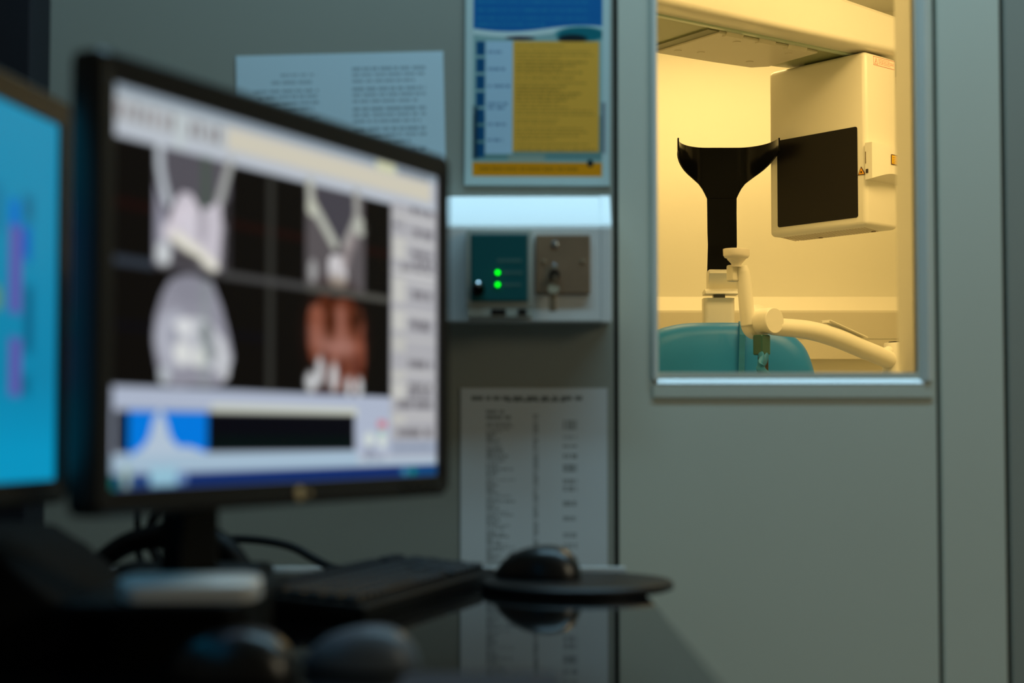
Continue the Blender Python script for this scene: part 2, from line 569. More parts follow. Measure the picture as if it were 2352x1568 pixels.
# ================================================================== papers on the wall
def paint_poster(U, V):
    C = canvas(U, (0.80, 0.90, 0.90))
    w = U.max()
    n0, n1 = 0.055 * w, 0.945 * w
    lay(C, m_rect(U, V, n0, 0.03, n1, 0.955), (0.60, 0.76, 0.76))
    lay(C, m_rect(U, V, n0, 0.66, n1, 0.875), (0.33, 0.52, 0.52), 0.6)
    # header with the wave edge
    edge = 0.235 + 0.016 * np.sin((U / w) * 6.0 - 0.2) - 0.0
    lay(C, m_rect(U, V, n0, 0.03, n1, 2) * soft(V - edge - 0.028, 0.006), (0.86, 0.95, 0.95))
    lay(C, m_rect(U, V, n0, 0.0, n1, 2) * soft(V - edge, 0.006), (0.0, 0.43, 0.72))
    for i, vv in enumerate((0.06, 0.10, 0.14, 0.18, 0.208)):
        lay(C, m_text(U, V, n0 + 0.02, (0.55 if i == 4 else 0.86) * w, vv, 0.012, 40 + i), (0.25, 0.65, 0.78), 0.6)
    lay(C, m_ell(U, V, 0.80 * w, 0.262, 0.17 * w, 0.036) * (U < n1), (0.0, 0.46, 0.52))
    lay(C, m_ell(U, V, 0.74 * w, 0.285, 0.10 * w, 0.022), (0.03, 0.14, 0.18))
    lay(C, m_ell(U, V, 0.38 * w, 0.283, 0.10 * w, 0.010), (0.22, 0.15, 0.22))
    # column of blue tabs, pale label column, amber text block
    for i in range(7):
        v0 = 0.300 + i * 0.083
        lay(C, m_rect(U, V, 0.075 * w, v0, 0.135 * w, v0 + 0.068), (0.0, 0.34, 0.54))
    lay(C, m_rect(U, V, 0.06 * w, 0.62, 0.085 * w, 0.87, 0.02), (0.03, 0.13, 0.20), 0.8)
    lay(C, m_rect(U, V, 0.945 * w, 0.60, 0.965 * w, 0.84, 0.02), (0.22, 0.22, 0.30), 0.6)
    lay(C, m_rect(U, V, 0.14 * w, 0.298, 0.33 * w, 0.850), (0.74, 0.88, 0.97))
    for i, (vv, ww) in enumerate(((0.345, .1), (0.430, .12), (0.512, .155), (0.600, .14), (0.617, .12), (0.700, .13), (0.775, .11))):
        lay(C, m_text(U, V, 0.155 * w, (0.155 + ww) * w, vv, 0.013, 60 + i, 0.9), (0.40, 0.55, 0.70), 0.9)
    lay(C, m_rect(U, V, 0.33 * w, 0.298, 0.925 * w, 0.838), (0.98, 0.735, 0.27))
    rng = np.random.RandomState(5)
    vv = 0.318
    i = 0
    while vv < 0.825:
        lay(C, m_text(U, V, 0.35 * w, rng.uniform(0.62, 0.91) * w, vv, 0.0085, 80 + i), (0.42, 0.32, 0.10), 0.62)
        vv += rng.choice([0.017, 0.017, 0.017, 0.026])
        i += 1
    # foot band
    lay(C, m_rect(U, V, 0.30 * w, 0.852, 0.55 * w, 0.885, 0.02), (0.72, 0.74, 0.66), 0.7)
    lay(C, m_rect(U, V, n0, 0.890, n1, 0.957), (0.95, 0.62, 0.03))
    lay(C, m_text(U, V, n0 + 0.03, 0.78 * w, 0.915, 0.014, 99), (0.48, 0.33, 0.05), 0.7)
    lay(C, m_ell(U, V, 0.865 * w, 0.893, 0.022 * w, 0.018), (0.05, 0.15, 0.18))
    return C


po = sheet('wall_poster', 0.205, 0.292, 210, 300, paint_poster, PRINTG, thick=0.004)
po.location = (0.0355, WY - 0.0045, CZ + 0.353)
po.rotation_euler = (0, R(0.3), 0)
tag(po, 'framed poster with blue heading and amber text block, above the trunking', 'poster')


def paint_notice(U, V):
    C = canvas(U, (0.84, 0.95, 1.0))
    rng = np.random.RandomState(2)
    ink = (0.36, 0.46, 0.52)
    for vv, a, b in ((0.13, .30, .55), (0.18, .24, .52)):
        lay(C, m_text(U, V, a, b, vv, 0.022, int(vv * 900)), ink, 0.5)
    vv = 0.24
    i = 0
    while vv < 0.92:
        lay(C, m_text(U, V, 0.12 + (0.03 if i % 4 else 0), 0.58 - (0.12 * rng.rand() if i % 4 == 3 else 0.02), vv, 0.020, 200 + i), ink, 0.65)
        vv += 0.040 if i % 4 != 3 else 0.058
        i += 1
    vv = 0.10
    i = 0
    while vv < 0.92:
        lay(C, m_text(U, V, 0.79, 1.29 - (0.18 * rng.rand() if i % 3 == 2 else 0), vv, 0.020, 300 + i), ink, 0.65)
        vv += 0.041 if i % 3 != 2 else 0.056
        i += 1
    return C


pn = sheet('notice_sheet', 0.294, 0.208, 300, 210, paint_notice, PRINT, thick=0.0008)
pn.location = (-0.2395, WY - 0.002, CZ + 0.541 - 0.208)
pn.rotation_euler = (0, R(-1.4), 0)
tag(pn, 'pale landscape sheet with two columns of print, left of the poster', 'paper')


def paint_list(U, V):
    C = canvas(U, (0.86, 0.89, 0.90))
    rng = np.random.RandomState(8)
    ink = (0.30, 0.33, 0.33)
    lay(C, m_text(U, V, 0.05, 0.58, 0.040, 0.020, 1, 0.95), ink, 0.9)
    lay(C, m_text(U, V, 0.22, 0.50, 0.056, 0.010, 2, 0.95), ink, 0.9)
    lay(C, m_text(U, V, 0.12, 0.21, 0.105, 0.016, 3, 0.9), ink, 0.6)
    lay(C, m_text(U, V, 0.12, 0.24, 0.132, 0.016, 4, 0.9), ink, 0.7)
    vv = 0.165
    i = 0
    while vv < 0.97:
        lay(C, m_text(U, V, 0.12, 0.16 + 0.10 * rng.rand() ** 1.5, vv, 0.0085, 400 + i, 0.85), ink, 0.62)
        lay(C, m_text(U, V, 0.345, 0.37, vv - 0.04, 0.0085, 500 + i, 0.8), ink, 0.75)
        vv += 0.0128
        i += 1
    for j, (v0, hh, a) in enumerate(((.155, .05, .65), (.225, .02, .3), (.272, .016, .75), (.316, .022, .8), (.366, .040, .85), (.435, .018, .7),
                                  (.470, .018, .6), (.540, .026, .75), (.612, .024, .7), (.690, .020, .5), (.740, .02, .45), (.80, .03, .6), (.86, .02, .6), (.92, .03, .6))):
        r_ = 0.0
        while r_ < hh - 0.004:
            lay(C, m_text(U, V, 0.49, 0.555, v0 + r_, 0.0085, 600 + j, 0.95), ink, a)
            r_ += 0.012
    return C


pl = sheet('printed_list', 0.206, 0.294, 200, 300, paint_list, PRINT, thick=0.0008)
pl.location = (0.031, WY - 0.0025, CZ + 0.0665 - 0.294)
tag(pl, 'white printed list on the wall below the trunking, behind the mouse', 'paper')


# ================================================================== monitors
def paint_scan(U, V):
    """The imaging program: grey tool strips, four black views with bone scans, a histogram and a task bar."""
    rng = np.random.RandomState(3)
    C = canvas(U, (0.74, 0.76, 0.80))
    # tool strip
    lay(C, m_rect(U, V, 0, 0, 1.6, 0.022), (0.56, 0.62, 0.67))
    lay(C, m_rect(U, V, 0.0, 0.022, 0.46, 0.095), (0.73, 0.76, 0.78))
    lay(C, m_rect(U, V, 0.46, 0.030, 1.56, 0.092, 0.02), (0.84, 0.82, 0.75))
    lay(C, m_rect(U, V, 0.0, 0.095, 1.6, 0.13), (0.75, 0.78, 0.82))
    lay(C, m_rect(U, V, 0.24, 0.03, 0.28, 0.12), (0.77, 0.81, 0.82))
    for i, u0 in enumerate((0.018, 0.052, 0.085, 0.118, 0.15, 0.188, 0.222, 0.30, 0.335, 0.38, 0.41)):
        g = 0.36 + 0.18 * rng.rand()
        lay(C, m_rect(U, V, u0, 0.040 + 0.008 * (i % 2), u0 + 0.016, 0.082), (g + 0.05, g, g), 0.75)
    lay(C, m_rect(U, V, 1.22, 0.002, 1.335, 0.030), (0.83, 0.84, 0.70))
    for i in range(6):
        lay(C, m_rect(U, V, 1.36 + i * 0.032, 0.006, 1.378 + i * 0.032, 0.026), (0.42, 0.44, 0.46), 0.8)
    # black views
    lay(C, m_rect(U, V, 0.0, 0.13, 1.31, 0.747), (0.048, 0.036, 0.026))
    lay(C, m_rect(U, V, 0.0, 0.285, 1.31, 0.300, 0.02), (0.16, 0.03, 0.02), 0.8)
    lay(C, m_rect(U, V, 0.0, 0.592, 0.64, 0.600, 0.02), (0.03, 0.03, 0.10), 0.8)

    def noise(scale, seed):
        r_ = np.random.RandomState(seed)
        n = np.zeros(U.shape)
        for _ in range(10):
            a, b, p = r_.normal(size=2).tolist() + [r_.uniform(0, 6.28)]
            n += np.sin(scale * (a * U + b * V) + p)
        return n / 10

    nz = noise(60, 1) * 0.10
    # upper left view: jaw seen from the front
    box_ = m_rect(U, V, 0.165, 0.13, 0.475, 0.435)
    lay(C, box_, (0.34, 0.33, 0.36))
    lay(C, m_rect(U, V, 0.355, 0.13, 0.385, 0.27, 0.02), (0.27, 0.36, 0.28), 0.7)
    lay(C, m_poly(U, V, [(0.17, 0.23), (0.20, 0.30), (0.235, 0.40), (0.20, 0.435), (0.165, 0.435), (0.165, 0.23)]), (0.60, 0.60, 0.66))
    lay(C, m_poly(U, V, [(0.43, 0.26), (0.475, 0.22), (0.475, 0.435), (0.42, 0.435)]), (0.20, 0.19, 0.20))
    lay(C, m_poly(U, V, [(0.455, 0.30), (0.445, 0.42), (0.42, 0.43), (0.43, 0.28)]), (0.48, 0.47, 0.50))
    lay(C, m_line(U, V, [(0.180, 0.125), (0.183, 0.18), (0.196, 0.225), (0.215, 0.265)], 0.014), (0.76, 0.79, 0.82))
    lay(C, m_line(U, V, [(0.476, 0.125), (0.452, 0.180), (0.425, 0.245)], 0.015), (0.66, 0.67, 0.66))
    lay(C, m_poly(U, V, [(0.245, 0.262), (0.275, 0.232), (0.310, 0.235), (0.338, 0.262), (0.352, 0.292), (0.368, 0.264), (0.395, 0.258),
                         (0.425, 0.235), (0.440, 0.27), (0.436, 0.33), (0.425, 0.42), (0.405, 0.432), (0.375, 0.415), (0.32, 0.385), (0.265, 0.375), (0.215, 0.35), (0.225, 0.31)]),
        (0.80, 0.78, 0.82))
    lay(C, m_line(U, V, [(0.222, 0.345), (0.27, 0.362), (0.34, 0.388), (0.405, 0.418)], 0.017, 0.02), (0.93, 0.92, 0.86))
    lay(C, m_line(U, V, [(0.215, 0.345), (0.255, 0.30), (0.31, 0.27)], 0.016, 0.03), (0.86, 0.83, 0.87))
    lay(C, m_ell(U, V, 0.355, 0.315, 0.018, 0.045), (0.64, 0.62, 0.66), 0.7)
    lay(C, m_ell(U, V, 0.30, 0.315, 0.03, 0.035), (0.88, 0.86, 0.90), 0.6)
    lay(C, m_ell(U, V, 0.200, 0.405, 0.028, 0.034), (0.82, 0.84, 0.85))
    lay(C, m_ell(U, V, 0.29, 0.405, 0.06, 0.012), (0.20, 0.18, 0.18), 0.8)
    # upper right view
    lay(C, m_rect(U, V, 0.835, 0.13, 1.155, 0.435), (0.36, 0.34, 0.35))
    lay(C, m_poly(U, V, [(0.88, 0.13), (1.09, 0.13), (1.09, 0.22), (1.03, 0.30), (0.985, 0.28), (0.895, 0.18)]), (0.28, 0.27, 0.30))
    lay(C, m_line(U, V, [(0.855, 0.125), (0.860, 0.185), (0.900, 0.215), (0.985, 0.292)], 0.018), (0.72, 0.73, 0.69))
    lay(C, m_line(U, V, [(1.105, 0.125), (1.110, 0.19), (1.095, 0.22), (1.045, 0.29)], 0.017), (0.64, 0.64, 0.62))
    lay(C, m_ell(U, V, 0.866, 0.198, 0.026, 0.026), (0.77, 0.78, 0.72))
    lay(C, m_ell(U, V, 1.125, 0.225, 0.036, 0.030), (0.71, 0.72, 0.68))
    lay(C, m_poly(U, V, [(1.145, 0.13), (1.16, 0.13), (1.16, 0.24), (1.145, 0.24)]), (0.10, 0.06, 0.05))
    lay(C, m_poly(U, V, [(0.955, 0.345), (0.975, 0.325), (1.03, 0.325), (1.05, 0.345), (1.055, 0.395), (1.03, 0.425), (0.985, 0.425), (0.955, 0.40)]), (0.82, 0.81, 0.82))
    lay(C, m_ell(U, V, 1.005, 0.408, 0.045, 0.020), (0.93, 0.91, 0.85))
    lay(C, m_line(U, V, [(1.085, 0.27), (1.06, 0.30), (1.045, 0.34)], 0.022, 0.03), (0.62, 0.58, 0.58), 0.8)
    lay(C, m_ell(U, V, 0.872, 0.385, 0.022, 0.035), (0.62, 0.62, 0.62))
    # lower left view: skull from above
    lay(C, m_poly(U, V, [(0.250, 0.46), (0.40, 0.46), (0.440, 0.52), (0.475, 0.60), (0.492, 0.655), (0.475, 0.70), (0.445, 0.735), (0.24, 0.742), (0.195, 0.725), (0.18, 0.69),
                         (0.165, 0.63), (0.170, 0.57), (0.195, 0.51), (0.225, 0.47)]), (0.58, 0.58, 0.63))
    lay(C, m_ell(U, V, 0.315, 0.485, 0.085, 0.040), (0.55, 0.55, 0.60))
    lay(C, m_ell(U, V, 0.245, 0.620, 0.075, 0.075), (0.70, 0.71, 0.76))
    lay(C, m_poly(U, V, [(0.245, 0.575), (0.30, 0.560), (0.375, 0.560), (0.425, 0.59), (0.47, 0.64), (0.488, 0.665), (0.470, 0.70), (0.41, 0.70), (0.38, 0.685), (0.26, 0.69), (0.235, 0.64)]), (0.76, 0.77, 0.80))
    lay(C, m_ell(U, V, 0.285, 0.585, 0.035, 0.022), (0.88, 0.89, 0.90))
    lay(C, m_ell(U, V, 0.278, 0.655, 0.030, 0.028), (0.89, 0.90, 0.89))
    lay(C, m_ell(U, V, 0.345, 0.663, 0.028, 0.026), (0.87, 0.88, 0.87))
    lay(C, m_ell(U, V, 0.375, 0.60, 0.022, 0.030), (0.48, 0.50, 0.52))
    lay(C, m_ell(U, V, 0.395, 0.645, 0.025, 0.030), (0.54, 0.56, 0.58), 0.8)
    lay(C, m_ell(U, V, 0.245, 0.612, 0.015, 0.022), (0.55, 0.56, 0.62), 0.8)
    lay(C, m_ell(U, V, 0.445, 0.645, 0.022, 0.040), (0.80, 0.81, 0.83))
    lay(C, m_ell(U, V, 0.455, 0.698, 0.022, 0.022), (0.78, 0.79, 0.81))
    lay(C, m_ell(U, V, 0.208, 0.715, 0.022, 0.024), (0.74, 0.77, 0.80))
    lay(C, m_rect(U, V, 0.355, 0.46, 0.385, 0.745, 0.03), (0.55, 0.66, 0.58), 0.22)
    # lower right view: orange reconstruction with white teeth
    org = m_poly(U, V, [(0.848, 0.520), (0.862, 0.490), (0.895, 0.482), (0.915, 0.455), (0.965, 0.452), (0.985, 0.470), (1.02, 0.455), (1.085, 0.452), (1.10, 0.480), (1.135, 0.478), (1.155, 0.52),
                        (1.150, 0.56), (1.160, 0.60), (1.155, 0.70), (1.10, 0.735), (0.98, 0.735), (0.93, 0.70), (0.90, 0.655), (0.865, 0.645), (0.850, 0.60)])
    lay(C, m_ell(U, V, 1.0, 0.57, 0.175, 0.16, 0.5), (0.14, 0.06, 0.04))
    lay(C, org, (0.46, 0.245, 0.17))
    ph = noise(38, 7)
    lay(C, org * np.clip(ph * 2.4, 0, 1), (0.58, 0.35, 0.28), 0.9)
    lay(C, org * np.clip(-ph * 2.4, 0, 1), (0.32, 0.13, 0.06), 0.9)
    lay(C, m_ell(U, V, 0.965, 0.53, 0.028, 0.055, 0.8), (0.28, 0.12, 0.05))
    lay(C, m_ell(U, V, 0.935, 0.475, 0.025, 0.025, 0.8), (0.30, 0.13, 0.06))
    lay(C, m_ell(U, V, 1.115, 0.515, 0.030, 0.042, 0.8), (0.20, 0.09, 0.04))
    lay(C, m_line(U, V, [(0.885, 0.57), (0.945, 0.605), (1.02, 0.605), (1.06, 0.60)], 0.020, 0.07), (0.68, 0.49, 0.45))
    lay(C, m_line(U, V, [(1.02, 0.50), (1.03, 0.60)], 0.014, 0.05), (0.66, 0.46, 0.41), 0.9)
    lay(C, m_line(U, V, [(0.885, 0.50), (0.895, 0.57)], 0.014, 0.05), (0.60, 0.36, 0.28), 0.8)
    lay(C, m_line(U, V, [(1.135, 0.54), (1.145, 0.64)], 0.010, 0.04), (0.60, 0.36, 0.30), 0.8)
    for a_, b_, c_ in ((0.945, 0.64, 0.715), (1.025, 0.65, 0.73), (1.10, 0.64, 0.735)):
        lay(C, m_line(U, V, [(a_, b_), (a_ + 0.01, c_)], 0.010, 0.03), (0.30, 0.14, 0.13), 0.9)
    lay(C, m_ell(U, V, 0.93, 0.735, 0.06, 0.016), (0.20, 0.09, 0.09), 0.8)
    for cu, cv, ru, rv in ((0.866, 0.712, 0.030, 0.032), (0.912, 0.680, 0.021, 0.046), (0.985, 0.695, 0.022, 0.045), (1.068, 0.722, 0.018, 0.032), (1.128, 0.722, 0.019, 0.034)):
        lay(C, m_ell(U, V, cu, cv, ru, rv, 0.6), (0.80, 0.81, 0.82))
    # dividing bars
    lay(C, m_rect(U, V, 0.648, 0.13, 0.677, 0.747), (0.20, 0.20, 0.185))
    lay(C, m_rect(U, V, 0.0, 0.424, 0.165, 0.447), (0.20, 0.23, 0.27))
    lay(C, m_rect(U, V, 0.44, 0.424, 0.84, 0.445), (0.28, 0.28, 0.28))
    lay(C, m_rect(U, V, 0.84, 0.426, 1.31, 0.447), (0.32, 0.32, 0.30))
    lay(C, m_rect(U, V, 0.165, 0.428, 0.44, 0.444), (0.32, 0.31, 0.33), 0.5)
    # right hand column of settings
    lay(C, m_rect(U, V, 1.31, 0.118, 1.6, 0.93), (0.70, 0.70, 0.72))
    for v0, v1, g in ((0.155, 0.165, .82), (0.23, 0.30, .80), (0.335, 0.345, .83), (0.36, 0.44, .80), (0.465, 0.53, .80), (0.55, 0.60, .77), (0.66, 0.69, .78), (0.70, 0.75, .80), (0.80, 0.83, .78)):
        lay(C, m_rect(U, V, 1.32, v0, 1.40, v1), (g, g, g - 0.02))
        lay(C, m_rect(U, V, 1.40, v0, 1.59, v0 + 0.012), (g, g, g))
    rows = ((0.120, 1.43, 1.57, .022), (0.182, 1.33, 1.38, .018), (0.190, 1.45, 1.57, .026), (0.262, 1.44, 1.57, .020), (0.290, 1.45, 1.58, .018), (0.315, 1.37, 1.58, .020),
            (0.395, 1.44, 1.57, .026), (0.490, 1.43, 1.57, .026), (0.505, 1.45, 1.55, .020), (0.622, 1.42, 1.57, .028), (0.700, 1.42, 1.57, .022), (0.725, 1.42, 1.57, .02),
            (0.755, 1.35, 1.57, .026), (0.845, 1.35, 1.57, .030), (0.90, 1.35, 1.55, .012))
    for i, (vv, a, b, h) in enumerate(rows):
        lay(C, m_text(U, V, a, b, vv, h, 700 + i, 0.95), (0.40, 0.39, 0.41), 0.85)
    lay(C, m_rect(U, V, 1.31, 0.885, 1.6, 0.935), (0.60, 0.66, 0.76), 0.7)
    # histogram panel
    lay(C, m_rect(U, V, 0.0, 0.747, 1.31, 0.93), (0.70, 0.74, 0.82))
    lay(C, m_rect(U, V, 0.40, 0.785, 1.115, 0.812), (0.83, 0.85, 0.80))
    lay(C, m_rect(U, V, 0.024, 0.806, 1.10, 0.912), (0.022, 0.022, 0.055))
    lay(C, m_rect(U, V, 0.40, 0.870, 1.10, 0.912), (0.012, 0.055, 0.055))
    lay(C, m_rect(U, V, 0.073, 0.806, 0.385, 0.918), (0.0, 0.49, 0.90))
    lay(C, m_poly(U, V, [(0.09, 0.914), (0.125, 0.900), (0.150, 0.878), (0.170, 0.825), (0.185, 0.806), (0.200, 0.806), (0.212, 0.825), (0.235, 0.875),
                         (0.262, 0.896), (0.320, 0.900), (0.385, 0.916), (0.385, 0.93), (0.09, 0.93)]), (0.72, 0.79, 0.86))
    lay(C, m_rect(U, V, 1.235, 0.822, 1.285, 0.845), (0.82, 0.50, 0.55))
    lay(C, m_rect(U, V, 1.24, 0.856, 1.275, 0.868), (0.50, 0.80, 0.62))
    lay(C, m_ell(U, V, 1.185, 0.880, 0.030, 0.022), (0.84, 0.88, 0.86))
    lay(C, m_ell(U, V, 1.262, 0.885, 0.026, 0.024), (0.84, 0.88, 0.86))
    lay(C, m_text(U, V, 1.165, 1.21, 0.905, 0.02, 801, 0.9), (0.42, 0.44, 0.52), 0.7)
    lay(C, m_text(U, V, 1.16, 1.28, 0.930, 0.014, 802, 0.9), (0.44, 0.46, 0.54), 0.7)
    lay(C, m_rect(U, V, 0.0, 0.918, 1.12, 0.962), (0.66, 0.76, 0.84))
    lay(C, m_rect(U, V, 1.12, 0.945, 1.6, 0.962), (0.70, 0.78, 0.85))
    # task bar
    lay(C, m_rect(U, V, 0.0, 0.965, 1.6, 1.0), (0.0, 0.15, 0.42))
    lay(C, m_ell(U, V, 0.015, 0.985, 0.022, 0.018), (0.0, 0.42, 0.40))
    lay(C, m_rect(U, V, 0.055, 0.945, 0.080, 0.997), (0.62, 0.72, 0.66))
    lay(C, m_rect(U, V, 0.095, 0.965, 0.125, 0.99), (0.22, 0.36, 0.56))
    lay(C, m_rect(U, V, 0.155, 0.950, 0.262, 0.996), (0.60, 0.78, 0.86))
    lay(C, m_rect(U, V, 0.262, 0.965, 0.30, 0.992), (0.44, 0.56, 0.74))
    lay(C, m_rect(U, V, 1.37, 0.970, 1.60, 0.998), (0.02, 0.28, 0.50))
    lay(C, m_ell(U, V, 1.40, 0.984, 0.022, 0.012), (0.25, 0.50, 0.62))
    lay(C, m_ell(U, V, 1.45, 0.984, 0.022, 0.012), (0.0, 0.50, 0.48))
    return C * (1 + 0 * nz[..., None])


def paint_chart(U, V):
    """A cyan page of appointments with violet and blue blocks."""
    C = canvas(U, (0.05, 0.52, 0.68))
    lay(C, 1 - V / 0.9, (0.20, 0.60, 0.74), 0.55)
    lay(C, np.clip((V - 0.72) / 0.2, 0, 1), (0.03, 0.62, 0.80), 0.8)
    rng = np.random.RandomState(6)
    w = U.max()
    for c in range(6):
        u1 = w - 0.255 - c * 0.27
        v0 = 0.262
        lay(C, m_rect(U, V, u1 - 0.045, v0 - 0.01, u1 + 0.02, v0 + 0.065, 0.03), (0.02, 0.45, 0.80))
        lay(C, m_rect(U, V, u1 + 0.03, v0 + 0.055, u1 + 0.085, v0 + 0.135, 0.04), (0.03, 0.38, 0.76))
        lay(C, m_rect(U, V, u1 - 0.04, v0 + 0.055, u1 + 0.035, v0 + 0.290, 0.02), (0.37, 0.36, 0.68))
        lay(C, m_rect(U, V, u1 - 0.035, v0 + 0.355, u1 + 0.04, v0 + 0.510, 0.02), (0.37, 0.36, 0.68))
        lay(C, m_rect(U, V, u1 + 0.06, v0 + 0.22, u1 + 0.10, v0 + 0.38, 0.05), (0.03, 0.30, 0.44), 0.8)
        lay(C, m_rect(U, V, u1 + 0.045, v0 - 0.03, u1 + 0.10, v0 + 0.03, 0.04), (0.10, 0.38, 0.52), 0.8)
        lay(C, m_rect(U, V, u1 + 0.045, v0 + 0.46, u1 + 0.09, v0 + 0.50, 0.04), (0.05, 0.36, 0.50), 0.8)
        lay(C, m_rect(U, V, u1 - 0.14, v0 - 0.03, u1 - 0.09, v0 + 0.08, 0.05), (0.10, 0.42, 0.58), 0.7)
    lay(C, m_ell(U, V, w - 0.365, 0.52, 0.03, 0.035), (0.45, 0.55, 0.40), 0.8)
    return C


def monitor(loc, yaw, label, paint, nx, ny, logo):
    """Local frame: x right along the screen, y away from the viewer, z up; origin at the screen's centre."""
    W, H = 0.474, 0.296
    b, bt, bb, dp = 0.019, 0.023, 0.020, 0.024
    t = empty('computer_monitor', loc, label, 'monitor', rz=yaw)
    bm = bmesh.new()
    outer = round_rect(-W / 2 - b, W / 2 + b, -H / 2 - bb, H / 2 + bt, 0.010, 5)
    inner = round_rect(-W / 2, W / 2, -H / 2, H / 2, 0.001, 5)
    mid = round_rect(-W / 2 - b + 0.004, W / 2 + b - 0.004, -H / 2 - bb + 0.004, H / 2 + bt - 0.004, 0.008, 5)
    rings = [[bm.verts.new((p[0], y, p[1])) for p in pts] for pts, y in
             ((inner, 0.0005), (inner, -0.004), (mid, -0.006), (outer, -0.001), (outer, dp - 0.004), (mid, dp))]
    n = len(outer)
    for a, c in zip(rings, rings[1:]):
        for i in range(n):
            bm.faces.new((a[i], a[(i + 1) % n], c[(i + 1) % n], c[i]))
    bm.faces.new(rings[-1])
    bm.faces.new(rings[0][::-1])
    link('bezel', bm, BEZEL, t, smooth=50)
    sc_ = sheet('screen', W, H, nx, ny, paint, SCREEN, t)
    sc_.location = (0, -0.0004, -H / 2)
    if logo:
        bm = bmesh.new()
        lathe(bm, [(0.0062, 0), (0.0062, 0.001), (0.005, 0.0016)], 24, Matrix.Translation((-0.005, -0.0055, -H / 2 - 0.0105)) @ rotx)
        box(bm, 0.006, 0.012, -0.0068, -0.0055, -H / 2 - 0.0125, -H / 2 - 0.0085)
        link('badge', bm, GOLD, t)
        bm = bmesh.new()
        for i in range(4):
            box(bm, W / 2 - 0.075 + i * 0.018, W / 2 - 0.064 + i * 0.018, -0.0066, -0.0055, -H / 2 - 0.012, -H / 2 - 0.008, bev=0.0006)
        link('button_row', bm, BLACKG, t)
    bm = bmesh.new()
    prism(bm, round_rect(-0.16, 0.16, -0.11, 0.11, 0.03, 4), 'y', dp - 0.001, 0.055, bev=0.008)
    link('rear_shell', bm, BLACKM, t, smooth=40)
    return t


# the lit programme monitor stands on a white-topped riser
M1 = (-0.1835, 1.3397, CZ + 0.1091)
m1 = monitor(M1, 1.0973, 'black monitor showing grey jaw scans and a blue histogram', paint_scan, 400, 250, True)
RISER_TOP = CZ - 0.127
st = link('stand', B(-0.027, 0.027, 0.102, 0.128, RISER_TOP + 0.006 - M1[2], 0.04, bev=0.004), BLACKM, m1)
link('stand_hinge', B(-0.03, 0.03, 0.05, 0.11, -0.04, 0.04, bev=0.006), BLACKM, m1)
link('stand_base', lathe(bmesh.new(), [(0.055, 0), (0.055, 0.004), (0.045, 0.0065)], 40, Matrix.Translation((0.0, 0.125, RISER_TOP - M1[2])), sx=0.62, sy=0.55), BLACKM, m1, smooth=40)

M2 = (-0.4130, 1.0680, CZ + 0.1115)
m2 = monitor(M2, R(82.2), 'monitor with a cyan screen of violet blocks, cut off at the left edge', paint_chart, 260, 130, False)
link('stand', B(-0.027, 0.027, 0.105, 0.131, 0.745 - M2[2], 0.04, bev=0.004), BLACKM, m2)
link('stand_hinge', B(-0.03, 0.03, 0.05, 0.112, -0.04, 0.04, bev=0.006), BLACKM, m2)
link('stand_base', lathe(bmesh.new(), [(0.10, 0), (0.10, 0.005), (0.08, 0.010)], 48, Matrix.Translation((0.0, 0.10, 0.74 - M2[2])), sx=1.0, sy=0.6), BLACKM, m2, smooth=40)

# ================================================================== desk
DZ = 0.74
dk = empty('desk', (-0.6, 1.4, 0), 'black glass-topped desk under the monitors and keyboard', 'desk')
link('desk_top', B(-1.0, 0.752, -0.65, 0.705, DZ - 0.012, DZ, bev=0.0015), DESKM, dk)
link('rear_strip', B(-1.0, 0.752, 0.70, 0.715, DZ - 0.012, DZ + 0.0035, bev=0.001), TRUNK, dk)
for sx in (-0.95, 0.69):
    for sy in (-0.6, 0.65):
        link('leg', B(sx, sx + 0.05, sy, sy + 0.05, 0.0, DZ - 0.012, bev=0.003), DESKL, dk)
link('apron', B(-0.9, 0.69, 0.665, 0.685, DZ - 0.10, DZ - 0.012), DESKL, dk)

# riser under the main monitor
rs = empty('monitor_riser', (-0.262, 1.345, DZ + 0.0008), 'low black riser holding up the jaw scan monitor', 'riser')
h = RISER_TOP - DZ
link('top_shelf', prism(bmesh.new(), round_rect(-0.083, 0.060, -0.168, 0.100, 0.02, 6), 'z', h - 0.007, h, bev=0.002), BLACKM, rs, smooth=50)
link('body', prism(bmesh.new(), round_rect(-0.078, 0.046, -0.070, 0.095, 0.02, 6), 'z', 0.0, h - 0.007), BLACKM, rs, smooth=50)
link('foot_rail', B(-0.07, 0.035, -0.06, 0.08, -0.0006, 0.002), GREYM, rs)
wb = empty('slim_bar', (-0.245, 1.210, RISER_TOP + 0.0040), 'slim white bar with a rounded end lying below the jaw scan monitor', 'bar', rz=R(4), rx=R(12))
link('shell', prism(bmesh.new(), round_rect(-0.056, 0.052, -0.018, 0.018, 0.0175, 10), 'z', 0.0, 0.0125, bev=0.0061, seg=6), WHITEP, wb, smooth=180)

# dark sloping case at the far left
cs = empty('equipment_case', (-0.60, 1.33, DZ + 0.0008), 'low dark case with a sloping end, below the cyan screen', 'case')
link('body', prism(bmesh.new(), [(-0.30, 0.0), (0.235, 0.0), (0.255, 0.012), (0.262, 0.034), (0.205, 0.080), (0.180, 0.096), (0.14, 0.100), (-0.30, 0.100)],
                   'y', -0.11, 0.12, bev=0.006), CASEM, cs, smooth=50)
link('lid_seam', B(-0.30, 0.16, -0.1112, -0.109, 0.070, 0.0715), BLACKM, cs)

